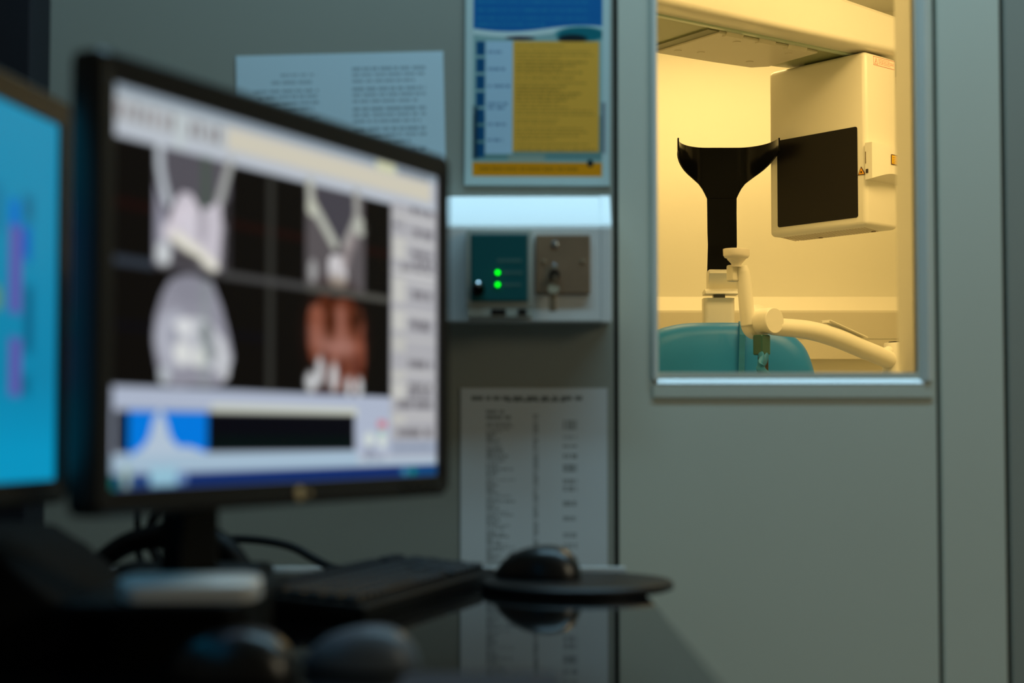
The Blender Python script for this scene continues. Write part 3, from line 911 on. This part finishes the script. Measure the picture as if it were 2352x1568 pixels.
# power brick behind the stand, with its leads
pb = empty('power_adapter', (-0.350, 1.72, DZ), 'black power adapter lying on the desk behind the monitor stand', 'power adapter', rz=R(-4))
link('body', B(-0.082, 0.085, -0.035, 0.035, 0.0, 0.040, bev=0.010, seg=4), BLACKM, pb, smooth=60)
link('lead', tube(bmesh.new(), [(-0.080, 0.0, 0.020), (-0.10, 0.01, 0.012), (-0.12, 0.03, 0.006), (-0.14, 0.06, 0.0055)], 0.0045), BLACKM, pb, smooth=180)

cb = link('cable', tube(bmesh.new(), [(-0.43, 2.03, DZ + 0.010), (-0.41, 2.05, DZ + 0.030), (-0.38, 2.06, DZ + 0.042), (-0.335, 2.06, DZ + 0.042), (-0.290, 2.055, DZ + 0.034),
                                            (-0.258, 2.05, DZ + 0.018), (-0.235, 2.04, DZ + 0.008), (-0.215, 2.03, DZ + 0.006)], 0.0055), BLACKM, smooth=180)
tag(cb, 'black cable arching up against the wall to the right of the stand', 'cable')
cb = link('cable', tube(bmesh.new(), [(-0.462, 1.96, CZ + 0.06), (-0.466, 1.965, CZ - 0.03), (-0.470, 1.97, CZ - 0.09), (-0.468, 1.97, DZ + 0.03), (-0.45, 1.96, DZ + 0.005)], 0.0042), BLACKM, smooth=180)
tag(cb, 'thin dark cable hanging straight down below the monitor, left of the stand', 'cable')
cb = link('cable', tube(bmesh.new(), [(-0.405, 1.93, CZ + 0.05), (-0.415, 1.94, CZ - 0.03), (-0.435, 1.95, CZ - 0.08), (-0.452, 1.955, CZ - 0.125), (-0.43, 1.95, DZ + 0.005)], 0.0055), BLACKM, smooth=180)
tag(cb, 'thicker dark cable slanting down below the monitor, beside the stand', 'cable')
cb = link('cable_bundle', tube(bmesh.new(), [(-0.50, 1.84, DZ + 0.016), (-0.455, 1.84, DZ + 0.050), (-0.41, 1.83, DZ + 0.062), (-0.365, 1.81, DZ + 0.066), (-0.33, 1.80, DZ + 0.050), (-0.30, 1.80, DZ + 0.015)],
                               [0.012, 0.013, 0.015, 0.016, 0.015, 0.012]), BLACKM, smooth=180)
tag(cb, 'black cable bundle looping behind the monitor stand', 'cable')

# keyboard
kb = empty('keyboard', (-0.140, 1.50, DZ), 'dark keyboard lying on the desk in front of the monitor', 'keyboard', rz=R(74))
# local x: along the keyboard away from the camera, y: to the left
bm = bmesh.new()
prism(bm, [(0.0, 0.001), (0.0, 0.014), (0.006, 0.017), (0.142, 0.027), (0.150, 0.025), (0.150, 0.001)], 'x', 0.0, 0.44, bev=0.003)
link('base', bm, BLACKM, kb, smooth=40)
rowsY = [0.012, 0.032, 0.051, 0.070, 0.089, 0.115]
kset = []
for r_, y0 in enumerate(rowsY):
    x = 0.010
    while x < 0.418:
        w_ = 0.0165
        if r_ == 0 and 0.085 < x < 0.10:
            w_ = 0.105
        if r_ in (1, 2) and x < 0.012:
            w_ = 0.028
        if not (0.288 < x < 0.297 or 0.350 < x < 0.356):
            kset.append((x, y0, min(w_, 0.43 - x), 0.016))
        x += w_ + 0.0027
keyme = {}
for i, (x, y0, w_, d_) in enumerate(kset[:100]):
    kk = (round(w_, 4), d_)
    if kk not in keyme:
        b2 = bmesh.new()
        box(b2, 0, w_, 0, d_, 0, 0.007, bev=0.0015, seg=1)
        me = bpy.data.meshes.new('key')
        bmesh.ops.recalc_face_normals(b2, faces=b2.faces)
        b2.to_mesh(me)
        b2.free()
        me.materials.append(KEYM)
        keyme[kk] = me
    ko = bpy.data.objects.new('key', keyme[kk])
    ko.parent = kb
    ko.location = (x, y0, 0.0165 + y0 * 0.072)
    ko.rotation_euler = (R(4.2), 0, 0)
    COL.objects.link(ko)
if len(kset) > 100:
    bm = bmesh.new()
    for x, y0, w_, d_ in kset[100:]:
        z0 = 0.0165 + y0 * 0.072
        box(bm, x, x + w_, y0, y0 + d_, z0, z0 + 0.0075, bev=0.0015, seg=1)
    link('key_block', bm, KEYM, kb, kind='stuff')


# mice
def mouse(name, loc, rz, label, body_m, group, sc=1.0, cable=True):
    t = empty(name, loc, label, 'mouse', rz=rz, group=group)
    bm = bmesh.new()
    nu, nv = 22, 14
    grid = []
    for i in range(nv + 1):
        v = i / nv
        ring = []
        for j in range(nu):
            a = 2 * math.pi * j / nu
            prof = math.cos(v * math.pi / 2) ** 0.55
            hx = 0.031 * prof * (1 - 0.10 * math.cos(2 * a) * 0.3)
            hy = 0.054 * prof
            y = hy * math.sin(a)
            z = 0.036 * math.sin(v * math.pi / 2) * (1 - 0.30 * (y / 0.054 + 0.15) ** 2 - 0.12 * (y / 0.054))
            ring.append(bm.verts.new((hx * math.cos(a) * sc, y * sc, (0.002 + z) * sc)))
        grid.append(ring)
    for a, c in zip(grid, grid[1:]):
        for j in range(nu):
            bm.faces.new((a[j], a[(j + 1) % nu], c[(j + 1) % nu], c[j]))
    bm.faces.new(grid[0][::-1])
    bmesh.ops.remove_doubles(bm, verts=bm.verts, dist=1e-5)
    link('shell', bm, body_m, t, smooth=70)
    link('base_plate', prism(bmesh.new(), [(0.029 * sc * math.cos(2 * math.pi * q / 28), 0.052 * sc * math.sin(2 * math.pi * q / 28)) for q in range(28)],
                             'z', 0.0, 0.004 * sc), BLACKM, t)
    link('scroll_wheel', lathe(bmesh.new(), [(0.006, -0.003), (0.007, -0.002), (0.007, 0.002), (0.006, 0.003)], 18,
                               Matrix.Translation((0, 0.030 * sc, 0.0225 * sc)) @ Matrix.Rotation(R(90), 4, 'Y')), BLACKM, t)
    if cable:
        link('cable', tube(bmesh.new(), [(0, 0.052 * sc, 0.006), (0.004, 0.075, 0.003), (0.015, 0.10, 0.0025), (0.02, 0.13, 0.0025)], 0.002, 8), BLACKM, t, smooth=180)
    return t


pad = empty('mouse_pad', (0.0755, 1.83, DZ + 0.0006), 'round black mouse pad overhanging the right corner of the desk', 'mouse pad')
link('surface', lathe(bmesh.new(), [(0.106, 0.0), (0.112, 0.002), (0.112, 0.008), (0.109, 0.011), (0.098, 0.0115)], 64), PADM, pad, smooth=40)
mouse('computer_mouse', (0.030, 1.835, DZ + 0.0126), R(66), 'black mouse on the round pad by the printed list', MOUSEM, 'mice on the desk', 1.0, cable=False)
mouse('computer_mouse', (-0.206, 1.155, DZ + 0.0006), R(72), 'glossy black mouse with a blue glint, in front of the white bar', MOUSEM, 'mice on the desk', 0.98)
mouse('computer_mouse', (-0.116, 1.205, DZ + 0.0006), R(80), 'greyish mouse nearest the bottom edge, right of the glossy one', MOUSEG, 'mice on the desk', 0.86)

nm = link('desk_mat', prism(bmesh.new(), round_rect(-0.080, 0.035, 0.80, 1.172, 0.012, 5), 'z', DZ + 0.0005, DZ + 0.0035), MATB)
tag(nm, 'flat dark blue mat on the desk at the bottom edge of the photo', 'mat')

# ================================================================== the scanner in the lit room
YB = 35.5
sn = empty('dental_scanner', (0.3365, 3.505, CZ + 0.978), 'cream dental scanner with a wide overhead arm and hanging sensor box', 'scanner', rz=R(YB))
# overhead arm: local x along the arm, y towards the back
bm = bmesh.new()
sec = []
for xx, top, yb in ((-0.55, 0.215, 0.350), (0.0, 0.160, 0.345), (0.45, 0.125, 0.325), (0.62, 0.112, 0.296), (0.84, 0.095, 0.262), (1.45, 0.085, 0.22)):
    r_ = 0.016
    ring = [(0.0, top - 0.012), (0.012, top), (yb - 0.004, top), (yb, 0.02), (yb - 0.006, 0.002)]
    ring += [(0.074, 0.002), (0.070, 0.0)] + [(r_ - r_ * math.sin(R(a)), r_ - r_ * math.cos(R(a))) for a in (0, 22.5, 45, 67.5, 90)]
    sec.append([bm.verts.new((xx, y, z)) for y, z in ring])
for a, c in zip(sec, sec[1:]):
    for i in range(len(a)):
        bm.faces.new((a[i], a[(i + 1) % len(a)], c[(i + 1) % len(a)], c[i]))
bm.faces.new(sec[0][::-1])
bm.faces.new(sec[-1])
link('overhead_arm', bm, CREAM, sn, smooth=35)
link('acrylic_rail', B(-0.55, 1.2, 0.072, 0.086, -0.004, 0.003, bev=0.001), GREENG, sn)
link('acrylic_underside', prism(bmesh.new(), [(-0.55, 0.087), (1.0, 0.087), (1.0, 0.235), (0.84, 0.250), (0.62, 0.284), (0.45, 0.312), (0.0, 0.333), (-0.55, 0.338)], 'z', -0.0015, 0.003), mat('green_grey_panel', (0.55, 0.58, 0.42), 0.3, var=0.03), sn)
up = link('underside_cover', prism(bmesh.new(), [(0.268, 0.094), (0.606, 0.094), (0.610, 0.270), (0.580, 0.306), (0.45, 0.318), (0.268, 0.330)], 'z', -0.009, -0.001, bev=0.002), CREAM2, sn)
for x, y in ((0.30, 0.28), (0.36, 0.26), (0.36, 0.13), (0.53, 0.26), (0.55, 0.14)):
    link('cover_button', lathe(bmesh.new(), [(0.010, 0), (0.010, 0.0012), (0.007, 0.002)], 16,
                               Matrix.Translation((x, y, -0.0088)) @ Matrix.Rotation(R(180), 4, 'X')), CREAM2, up)
for x0, x1 in ((0.29, 0.345), (0.40, 0.455), (0.50, 0.565)):
    link('cover_clip', prism(bmesh.new(), [(0.088, -0.0005), (0.112, -0.0005), (0.106, -0.0120), (0.094, -0.0120)], 'x', x0, x1), CREAM2, up)
link('cover_edge_strip', B(0.232, 0.268, 0.094, 0.328, -0.005, -0.001), mat('strip_grey_green', (0.50, 0.51, 0.40), 0.4), sn)  # solid grey-green strip along the cover's left edge
col_ = link('column', B(1.22, 1.48, 0.02, 0.30, -(CZ + 0.978), 0.03, bev=0.03, seg=4), CREAM, sn, smooth=40)

# sensor box: rotated a little against the arm; local x across its face, y into the box
ssin = Matrix.Rotation(R(-48.95 - YB), 4, 'Z')
pw = Vector((0.7895, 4.0375, CZ + 0.7502)) - Vector((0.3365, 3.505, CZ + 0.978))
pl_ = Matrix.Rotation(-R(YB), 4, 'Z') @ pw
MS = Matrix.Translation(pl_) @ ssin
sb = link('sensor_box', B(-0.157, 0.157, 0.0, 0.137, -0.222, 0.222, bev=0.013, seg=4), CREAM, sn, smooth=45)
sb.matrix_local = MS
link('sensor_window', prism(bmesh.new(), round_rect(-0.1265, 0.1315, -0.199, 0.0325, 0.006, 5), 'y', -0.0018, 0.002), PANELB, sb)
bm = bmesh.new()
for i in range(30):
    x = -0.140 + i * 0.0092
    v4 = [bm.verts.new(p) for p in ((x, 0.028, -0.2224), (x + 0.0028, 0.028, -0.2224), (x + 0.0028 - 0.022, 0.118, -0.2224), (x - 0.022, 0.118, -0.2224))]
    v5 = [bm.verts.new((v.co.x, v.co.y, -0.2214)) for v in v4]
    bm.faces.new(v4)
    bm.faces.new(v5[::-1])
    for q in range(4):
        bm.faces.new((v4[q], v4[(q + 1) % 4], v5[(q + 1) % 4], v5[q]))
link('vent_grille', bm, mat('vent_slot', (0.66, 0.58, 0.45), 0.6), sb)
for x in (-0.07, 0.10):
    link('vent_screw', lathe(bmesh.new(), [(0.006, 0), (0.006, 0.0012)], 16, Matrix.Translation((x, 0.108, -0.2236))), mat('screw_brown', (0.42, 0.34, 0.22), 0.5), sb)
link('hanger', B(-0.06, 0.12, 0.03, 0.12, 0.215, 0.2272), mat('hanger_dark', (0.16, 0.18, 0.12), 0.5), sb)


# warning labels: thin printed plates
def paint_xray(U, V):
    C = canvas(U, (0.96, 0.91, 0.84))
    w = U.max()
    red = (0.80, 0.30, 0.22)
    edge = 1 - m_rect(U, V, 0.035, 0.05, w - 0.035, 0.95, 0.02)
    lay(C, edge, red)
    tri = [(0.50, 0.18), (0.20, 0.84), (0.80, 0.84), (0.50, 0.18)]
    lay(C, m_line(U, V, tri, 0.022, 0.03), red)
    lay(C, m_poly(U, V, [(0.46, 0.45), (0.52, 0.45), (0.46, 0.62), (0.52, 0.60), (0.36, 0.78), (0.42, 0.64), (0.38, 0.64)]), red)
    for i, (vv, e) in enumerate(((0.18, 0.72), (0.35, 0.96), (0.52, 0.96), (0.69, 0.76))):
        lay(C, m_text(U, V, 0.92, 0.92 + (w - 1.0) * e, vv, 0.085, 900 + i, 0.9), red, 0.6)
    return C


def on_side(o, y, z):     # put a sheet on the right side face of the sensor box
    o.rotation_euler = (0, 0, R(90))
    o.location = (0.1572, y, z)


lx = sheet('warning_label', 0.0905, 0.0225, 180, 48, paint_xray, PRINT, sb, thick=0.0003)
on_side(lx, 0.0805, 0.1915)
lx['label'] = 'red-printed warning label'


def paint_tri(U, V):
    C = canvas(U, (0.83, 0.74, 0.47))
    w = U.max()
    return C


bm = bmesh.new()
prism(bm, [(0.1425, -0.071), (0.1555, -0.0925), (0.1325, -0.0925)], 'y', -0.0014, 0.0)
tl = link('laser_label', bm, mat('label_dark_red', (0.28, 0.10, 0.05), 0.5), sb, label='orange triangle label')
bm = bmesh.new()
prism(bm, [(0.1427, -0.0745), (0.1528, -0.0910), (0.1352, -0.0910)], 'y', -0.0017, -0.001)
link('label_field', bm, mat('label_orange', (0.93, 0.66, 0.15), 0.5), tl)
bm = bmesh.new()
lathe(bm, [(0.0024, -0.0003), (0.0024, 0.0004)], 16, Matrix.Translation((0.1432, -0.0018, -0.0855)) @ rotx)
link('label_symbol', bm, BLACKM, tl)

# laser module on the side face: bowed front cover
bm = bmesh.new()
nA, prof = 14, []
for i in range(nA + 1):
    t = i / nA
    y = -0.004 + 0.150 * t
    prof.append((y, 0.157 + 0.012 + 0.024 * math.sin(math.pi * min(1, 0.10 + 0.9 * t)) ** 0.8))
lo, hi = [], []
for i, (y, x) in enumerate(prof):
    t = i / nA
    lo.append(bm.verts.new((x, y, -0.105 + 0.016 * math.sin(math.pi * t))))
    hi.append(bm.verts.new((x, y, -0.0135 - 0.013 * math.sin(math.pi * 0.5 * t))))
lob = [bm.verts.new((0.157, y, -0.107)) for y, _ in prof]
hib = [bm.verts.new((0.157, y, -0.0135)) for y, _ in prof]
for i in range(nA):
    bm.faces.new((lo[i], lo[i + 1], hi[i + 1], hi[i]))
    bm.faces.new((lob[i], lob[i + 1], lo[i + 1], lo[i]))
    bm.faces.new((hi[i], hi[i + 1], hib[i + 1], hib[i]))
    bm.faces.new((hib[i], hib[i + 1], lob[i + 1], lob[i]))
bm.faces.new((lo[0], hi[0], hib[0], lob[0]))
bm.faces.new((lob[-1], hib[-1], hi[-1], lo[-1]))
lm = link('laser_module', bm, CREAM, sb, smooth=40)
link('slot', B(0.1585, 0.1600, -0.0052, -0.0038, -0.066, -0.036), mat('slot_brown', (0.42, 0.34, 0.2), 0.6), lm)
link('aperture', B(0.1600, 0.1665, -0.0056, -0.0038, -0.0905, -0.0805), mat('aperture_dark', (0.16, 0.09, 0.06), 0.3), lm)


def paint_yellow(U, V):
    C = canvas(U, (0.95, 0.76, 0.08))
    w = U.max()
    lay(C, 1 - m_rect(U, V, 0.09, 0.09, w - 0.09, 0.91, 0.03), (0.36, 0.20, 0.04))
    for i, vv in enumerate((0.25, 0.42, 0.58, 0.75)):
        lay(C, m_text(U, V, 0.22, w * (0.7 + 0.2 * (i % 2)), vv, 0.09, 950 + i, 1.0), (0.45, 0.30, 0.05), 0.6)
    return C


ly = sheet('laser_notice', 0.050, 0.026, 90, 48, paint_yellow, PRINT, lm, thick=0.0003)
ly.rotation_euler = (0, 0, R(91))
ly.location = (0.1940, 0.080, -0.066)
ly['label'] = 'yellow laser notice'

# ================================================================== patient chair with head support
ch = empty('patient_chair', (0.535, 4.02, 0), 'teal patient chair with a black fork-shaped head support', 'chair')
zc = CZ
ol = [(0.0, 0.2905), (0.078, 0.2895), (0.120, 0.284), (0.159, 0.273), (0.190, 0.255), (0.219, 0.224), (0.238, 0.175), (0.250, 0.11), (0.255, 0.02), (0.255, -0.10), (0.245, -0.22), (0.22, -0.30), (0.15, -0.33), (0.0, -0.335)]
half = catmull([(x, 0, z) for x, z in ol], 5)
pts = [(p.x, p.z) for p in half] + [(-p.x, p.z) for p in half[-2:0:-1]]
bm = bmesh.new()
cx_, cz_ = 0.0, -0.02
rings = []
for sc_f, yy in ((0.86, 0.058), (0.955, 0.050), (0.992, 0.034), (1.0, 0.012), (0.996, -0.012), (0.975, -0.032), (0.93, -0.046), (0.86, -0.055), (0.70, -0.061), (0.45, -0.064)):
    rings.append([bm.verts.new((cx_ + (x - cx_) * sc_f if sc_f < 0.86 else x - math.copysign(min(abs(x), (1 - sc_f) * 0.255), x), yy,
                                zc + (cz_ + (z - cz_) * sc_f if sc_f < 0.86 else z - math.copysign((1 - sc_f) * 0.255, z - cz_)))) for x, z in pts])
n = len(pts)
for a, c in zip(rings, rings[1:]):
    for i in range(n):
        bm.faces.new((a[i], a[(i + 1) % n], c[(i + 1) % n], c[i]))
bm.faces.new(rings[0][::-1])
bm.faces.new(rings[-1])
link('backrest', bm, TEAL, ch, smooth=60)
# seam ribbon over the backrest and the crumpled cover under the grip
bm = bmesh.new()
sv = []
for (x, y, z) in ((0.046, -0.018, 0.2925), (0.043, -0.055, 0.280), (0.041, -0.068, 0.255), (0.039, -0.070, 0.21), (0.037, -0.072, 0.15)):
    sv.append([bm.verts.new((x + dx, y + dy, zc + z)) for dx, dy in ((0, 0), (0.014, -0.003), (0.016, 0.004), (0.0, 0.006))])
for a, c in zip(sv, sv[1:]):
    for i in range(4):
        bm.faces.new((a[i], a[(i + 1) % 4], c[(i + 1) % 4], c[i]))
bm.faces.new(sv[0])
bm.faces.new(sv[-1][::-1])
link('strap', bm, TEALD, ch)
# head support
hs = bpy.data.objects.new('head_support', None)
hs.parent = ch
hs.location = (0.0315, 0.18, zc)
COL.objects.link(hs)
bm = bmesh.new()
tk_ = 0.004
drops = [(0, .138), (4, .124), (7, .114), (15, .097), (29, .082), (42, .071), (54, .060), (70, .046), (90, .034)]
ts = [0, 4, 8, 14, 20, 28, 36, 45, 54, 63, 72, 81, 90]


def fork(t):
    t = R(t)
    return 0.040 + 0.090 * math.sin(t), -0.140 * (1 - math.cos(t)), 0.090 * math.cos(t), -0.140 * math.sin(t)


colmn = []
for t in ts[::-1]:
    x, y, dx, dy = fork(t)
    colmn.append((-x, y, 0.777 - np.interp(t, [d[0] for d in drops], [d[1] for d in drops]), 0.777, (dy, dx)))
for t in ts:
    x, y, dx, dy = fork(t)
    colmn.append((x, y, 0.777 - np.interp(t, [d[0] for d in drops], [d[1] for d in drops]), 0.777, (-dy, dx)))
NS = 6
fr_, bk_ = [], []
for x, y, z0, z1, (nx_, ny_) in colmn:
    L = math.hypot(nx_, ny_)
    nx_, ny_ = nx_ / L * tk_, ny_ / L * tk_
    fr_.append([bm.verts.new((x, y, z0 + (z1 - z0) * q / NS)) for q in range(NS + 1)])
    bk_.append([bm.verts.new((x + nx_, y + abs(ny_), z0 + (z1 - z0) * q / NS)) for q in range(NS + 1)])
nc = len(colmn)
for i in range(nc - 1):
    for q in range(NS):
        bm.faces.new((fr_[i][q], fr_[i + 1][q], fr_[i + 1][q + 1], fr_[i][q + 1]))
        bm.faces.new((bk_[i][q + 1], bk_[i + 1][q + 1], bk_[i + 1][q], bk_[i][q]))
    bm.faces.new((fr_[i][NS], fr_[i + 1][NS], bk_[i + 1][NS], bk_[i][NS]))
    bm.faces.new((fr_[i + 1][0], fr_[i][0], bk_[i][0], bk_[i + 1][0]))
for i in (0, nc - 1):
    for q in range(NS):
        bm.faces.new((fr_[i][q], fr_[i][q + 1], bk_[i][q + 1], bk_[i][q]))
link('head_fork', bm, BLACKG, hs, smooth=40, label='black curved fork of the head support')
bm = bmesh.new()   # stem of the fork: gently bent strip
stem = [(0.640, 0.0, 0.040, 0.0), (0.60, 0.0, 0.0395, 0.0), (0.545, 0.0015, 0.0395, 0.0005), (0.515, 0.001, 0.039, 0.001), (0.47, -0.004, 0.0385, -0.0015), (0.438, -0.007, 0.0385, -0.003)]
rs_ = []
for z, y, hw, xo in stem:
    rs_.append([bm.verts.new(p) for p in ((xo - hw, y, z), (xo + hw, y, z), (xo + hw, y + tk_, z), (xo - hw, y + tk_, z))])
for a, c in zip(rs_, rs_[1:]):
    for i in range(4):
        bm.faces.new((a[i], a[(i + 1) % 4], c[(i + 1) % 4], c[i]))
bm.faces.new(rs_[0])
bm.faces.new(rs_[-1][::-1])
link('fork_stem', bm, BLACKG, hs)
bm = bmesh.new()
prism(bm, [(-0.046, 0.439), (-0.036, 0.443), (0.012, 0.443), (0.02, 0.437), (0.02, 0.385), (-0.004, 0.383), (-0.016, 0.395), (-0.047, 0.432)], 'x', -0.041, 0.041, bev=0.003)
prism(bm, [(-0.050, 0.3835), (-0.052, 0.377), (0.02, 0.377), (0.02, 0.388), (-0.028, 0.392)], 'x', -0.052, 0.040, bev=0.002)
link('bracket', bm, CREAM, hs, smooth=30)
link('pivot', B(-0.026, 0.005, -0.020, 0.010, 0.366, 0.378, bev=0.002), GREYM, hs)
link('post', prism(bmesh.new(), round_rect(-0.0535, 0.030, -0.030, 0.030, 0.014, 5), 'z', -0.35, 0.368), CREAM, hs, smooth=40)
# seat and pedestal (below the window line)
link('seat', B(-0.25, 0.25, -0.50, 0.03, 0.42, 0.54, bev=0.04, seg=4), TEAL, ch, smooth=50)
link('pedestal', B(-0.14, 0.14, -0.34, 0.20, 0.0, 0.43, bev=0.02), CREAM, ch)
link('rear_spine', B(-0.10, 0.10, 0.055, 0.155, 0.30, CZ + 0.05, bev=0.01), CREAM, ch)

# ================================================================== chin support
HX, HYY, HZ = 0.630, 3.750, CZ + 0.276
cs_ = empty('chin_support', (HX, HYY, HZ), 'cream jointed arm with a small chin cup, in front of the teal chair', 'chin support', rz=R(YB))
# local x along the arm to the column, y to the back
rotb = Matrix.Rotation(R(-90), 4, 'X')      # +z of the lathe becomes +y
link('hub', lathe(bmesh.new(), [(0.0, -0.002), (0.0295, -0.002), (0.0315, 0.0), (0.0315, 0.045), (0.033, 0.046), (0.037, 0.047), (0.041, 0.050), (0.0425, 0.055), (0.0425, 0.070), (0.040, 0.075), (0.034, 0.077)], 56, rotb),
     CREAM, cs_, smooth=30)
link('arm', tube(bmesh.new(), [(0.010, 0.022, -0.012), (0.032, 0.018, -0.0135), (0.121, 0.006, -0.018), (0.213, 0.0, -0.034), (0.307, 0.0, -0.058), (0.395, 0.0, -0.080), (0.428, 0.004, -0.090)],
                 [0.0205, 0.0215, 0.0230, 0.0240, 0.0235, 0.0235, 0.022], 24), CREAM, cs_, smooth=180)
link('column_post', lathe(bmesh.new(), [(0.046, -HZ), (0.044, -0.16), (0.038, -0.10), (0.034, -0.042), (0.0325, -0.039)], 40, Matrix.Translation((0.440, 0.0, 0))), CREAM, cs_, smooth=40)
link('fillet', tube(bmesh.new(), [(0.375, 0, -0.068), (0.395, 0, -0.067), (0.41, 0, -0.060), (0.42, 0, -0.050)], [0.012, 0.015, 0.014, 0.008], 14), CREAM, cs_, smooth=180)
link('post_cap', lathe(bmesh.new(), [(0.022, -0.040), (0.0225, -0.0365), (0.020, -0.0355)], 32, Matrix.Translation((0.440, 0, 0))), BLACKM, cs_)
bm = bmesh.new()
box(bm, -0.070, 0.070, -0.016, 0.016, 0.0, 0.0025, bev=0.0006, M=Matrix.Translation((0.245, 0.0, -0.0125)) @ Matrix.Rotation(R(15.5), 4, 'Y'))
box(bm, -0.070, -0.062, -0.012, 0.012, -0.004, 0.001, M=Matrix.Translation((0.245, 0.0, -0.0125)) @ Matrix.Rotation(R(15.5), 4, 'Y'))
link('arm_plate', bm, CREAM, cs_)
# upright with the cup; built towards the flange at the back of the hub
bm = bmesh.new()
tube(bm, [(-0.026, 0.060, -0.010), (-0.033, 0.060, 0.030), (-0.038, 0.060, 0.075), (-0.042, 0.060, 0.107), (-0.045, 0.060, 0.122), (-0.047, 0.060, 0.134)],
     [0.0185, 0.0180, 0.0175, 0.0165, 0.0155, 0.0120], 22)
link('upright', bm, CREAM, cs_, smooth=180)
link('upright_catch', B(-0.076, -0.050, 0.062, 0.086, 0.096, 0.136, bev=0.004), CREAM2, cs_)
cup = link('chin_cup', lathe(bmesh.new(), [(0.013, 0.138), (0.0135, 0.145), (0.019, 0.1505), (0.024, 0.155), (0.0245, 0.1575), (0.031, 0.160), (0.0345, 0.165), (0.0352, 0.1800), (0.0335, 0.1805), (0.028, 0.175), (0.0, 0.172)],
                             40, Matrix.Translation((-0.066, 0.060, -0.0075)), sx=1.0, sy=0.8), mat('frosted_cream', (0.93, 0.90, 0.84), 0.5), cs_, smooth=50)
link('grip_bar', B(-0.034, -0.002, 0.010, 0.040, -0.083, -0.034, bev=0.004), GREEND, cs_)
bm = bmesh.new()
rng = np.random.RandomState(4)
tube(bm, [(-0.030, 0.016, -0.080), (-0.034, 0.008, -0.095), (-0.046, 0.002, -0.108), (-0.040, 0.0, -0.124), (-0.018, 0.0, -0.136), (0.006, 0.005, -0.150)], [0.010, 0.012, 0.011, 0.012, 0.010, 0.008], 9, flat=0.6)
tube(bm, [(-0.012, 0.014, -0.080), (-0.022, 0.012, -0.097), (-0.036, 0.010, -0.112), (-0.045, 0.008, -0.130)], [0.008, 0.010, 0.009, 0.009], 9, flat=0.6)
link('cloth_wrap', bm, TEALD, cs_, smooth=50)
link('grip_core', B(-0.022, -0.003, 0.016, 0.036, -0.20, -0.080, bev=0.003), mat('core_dark_brown', (0.10, 0.06, 0.035), 0.5), cs_)
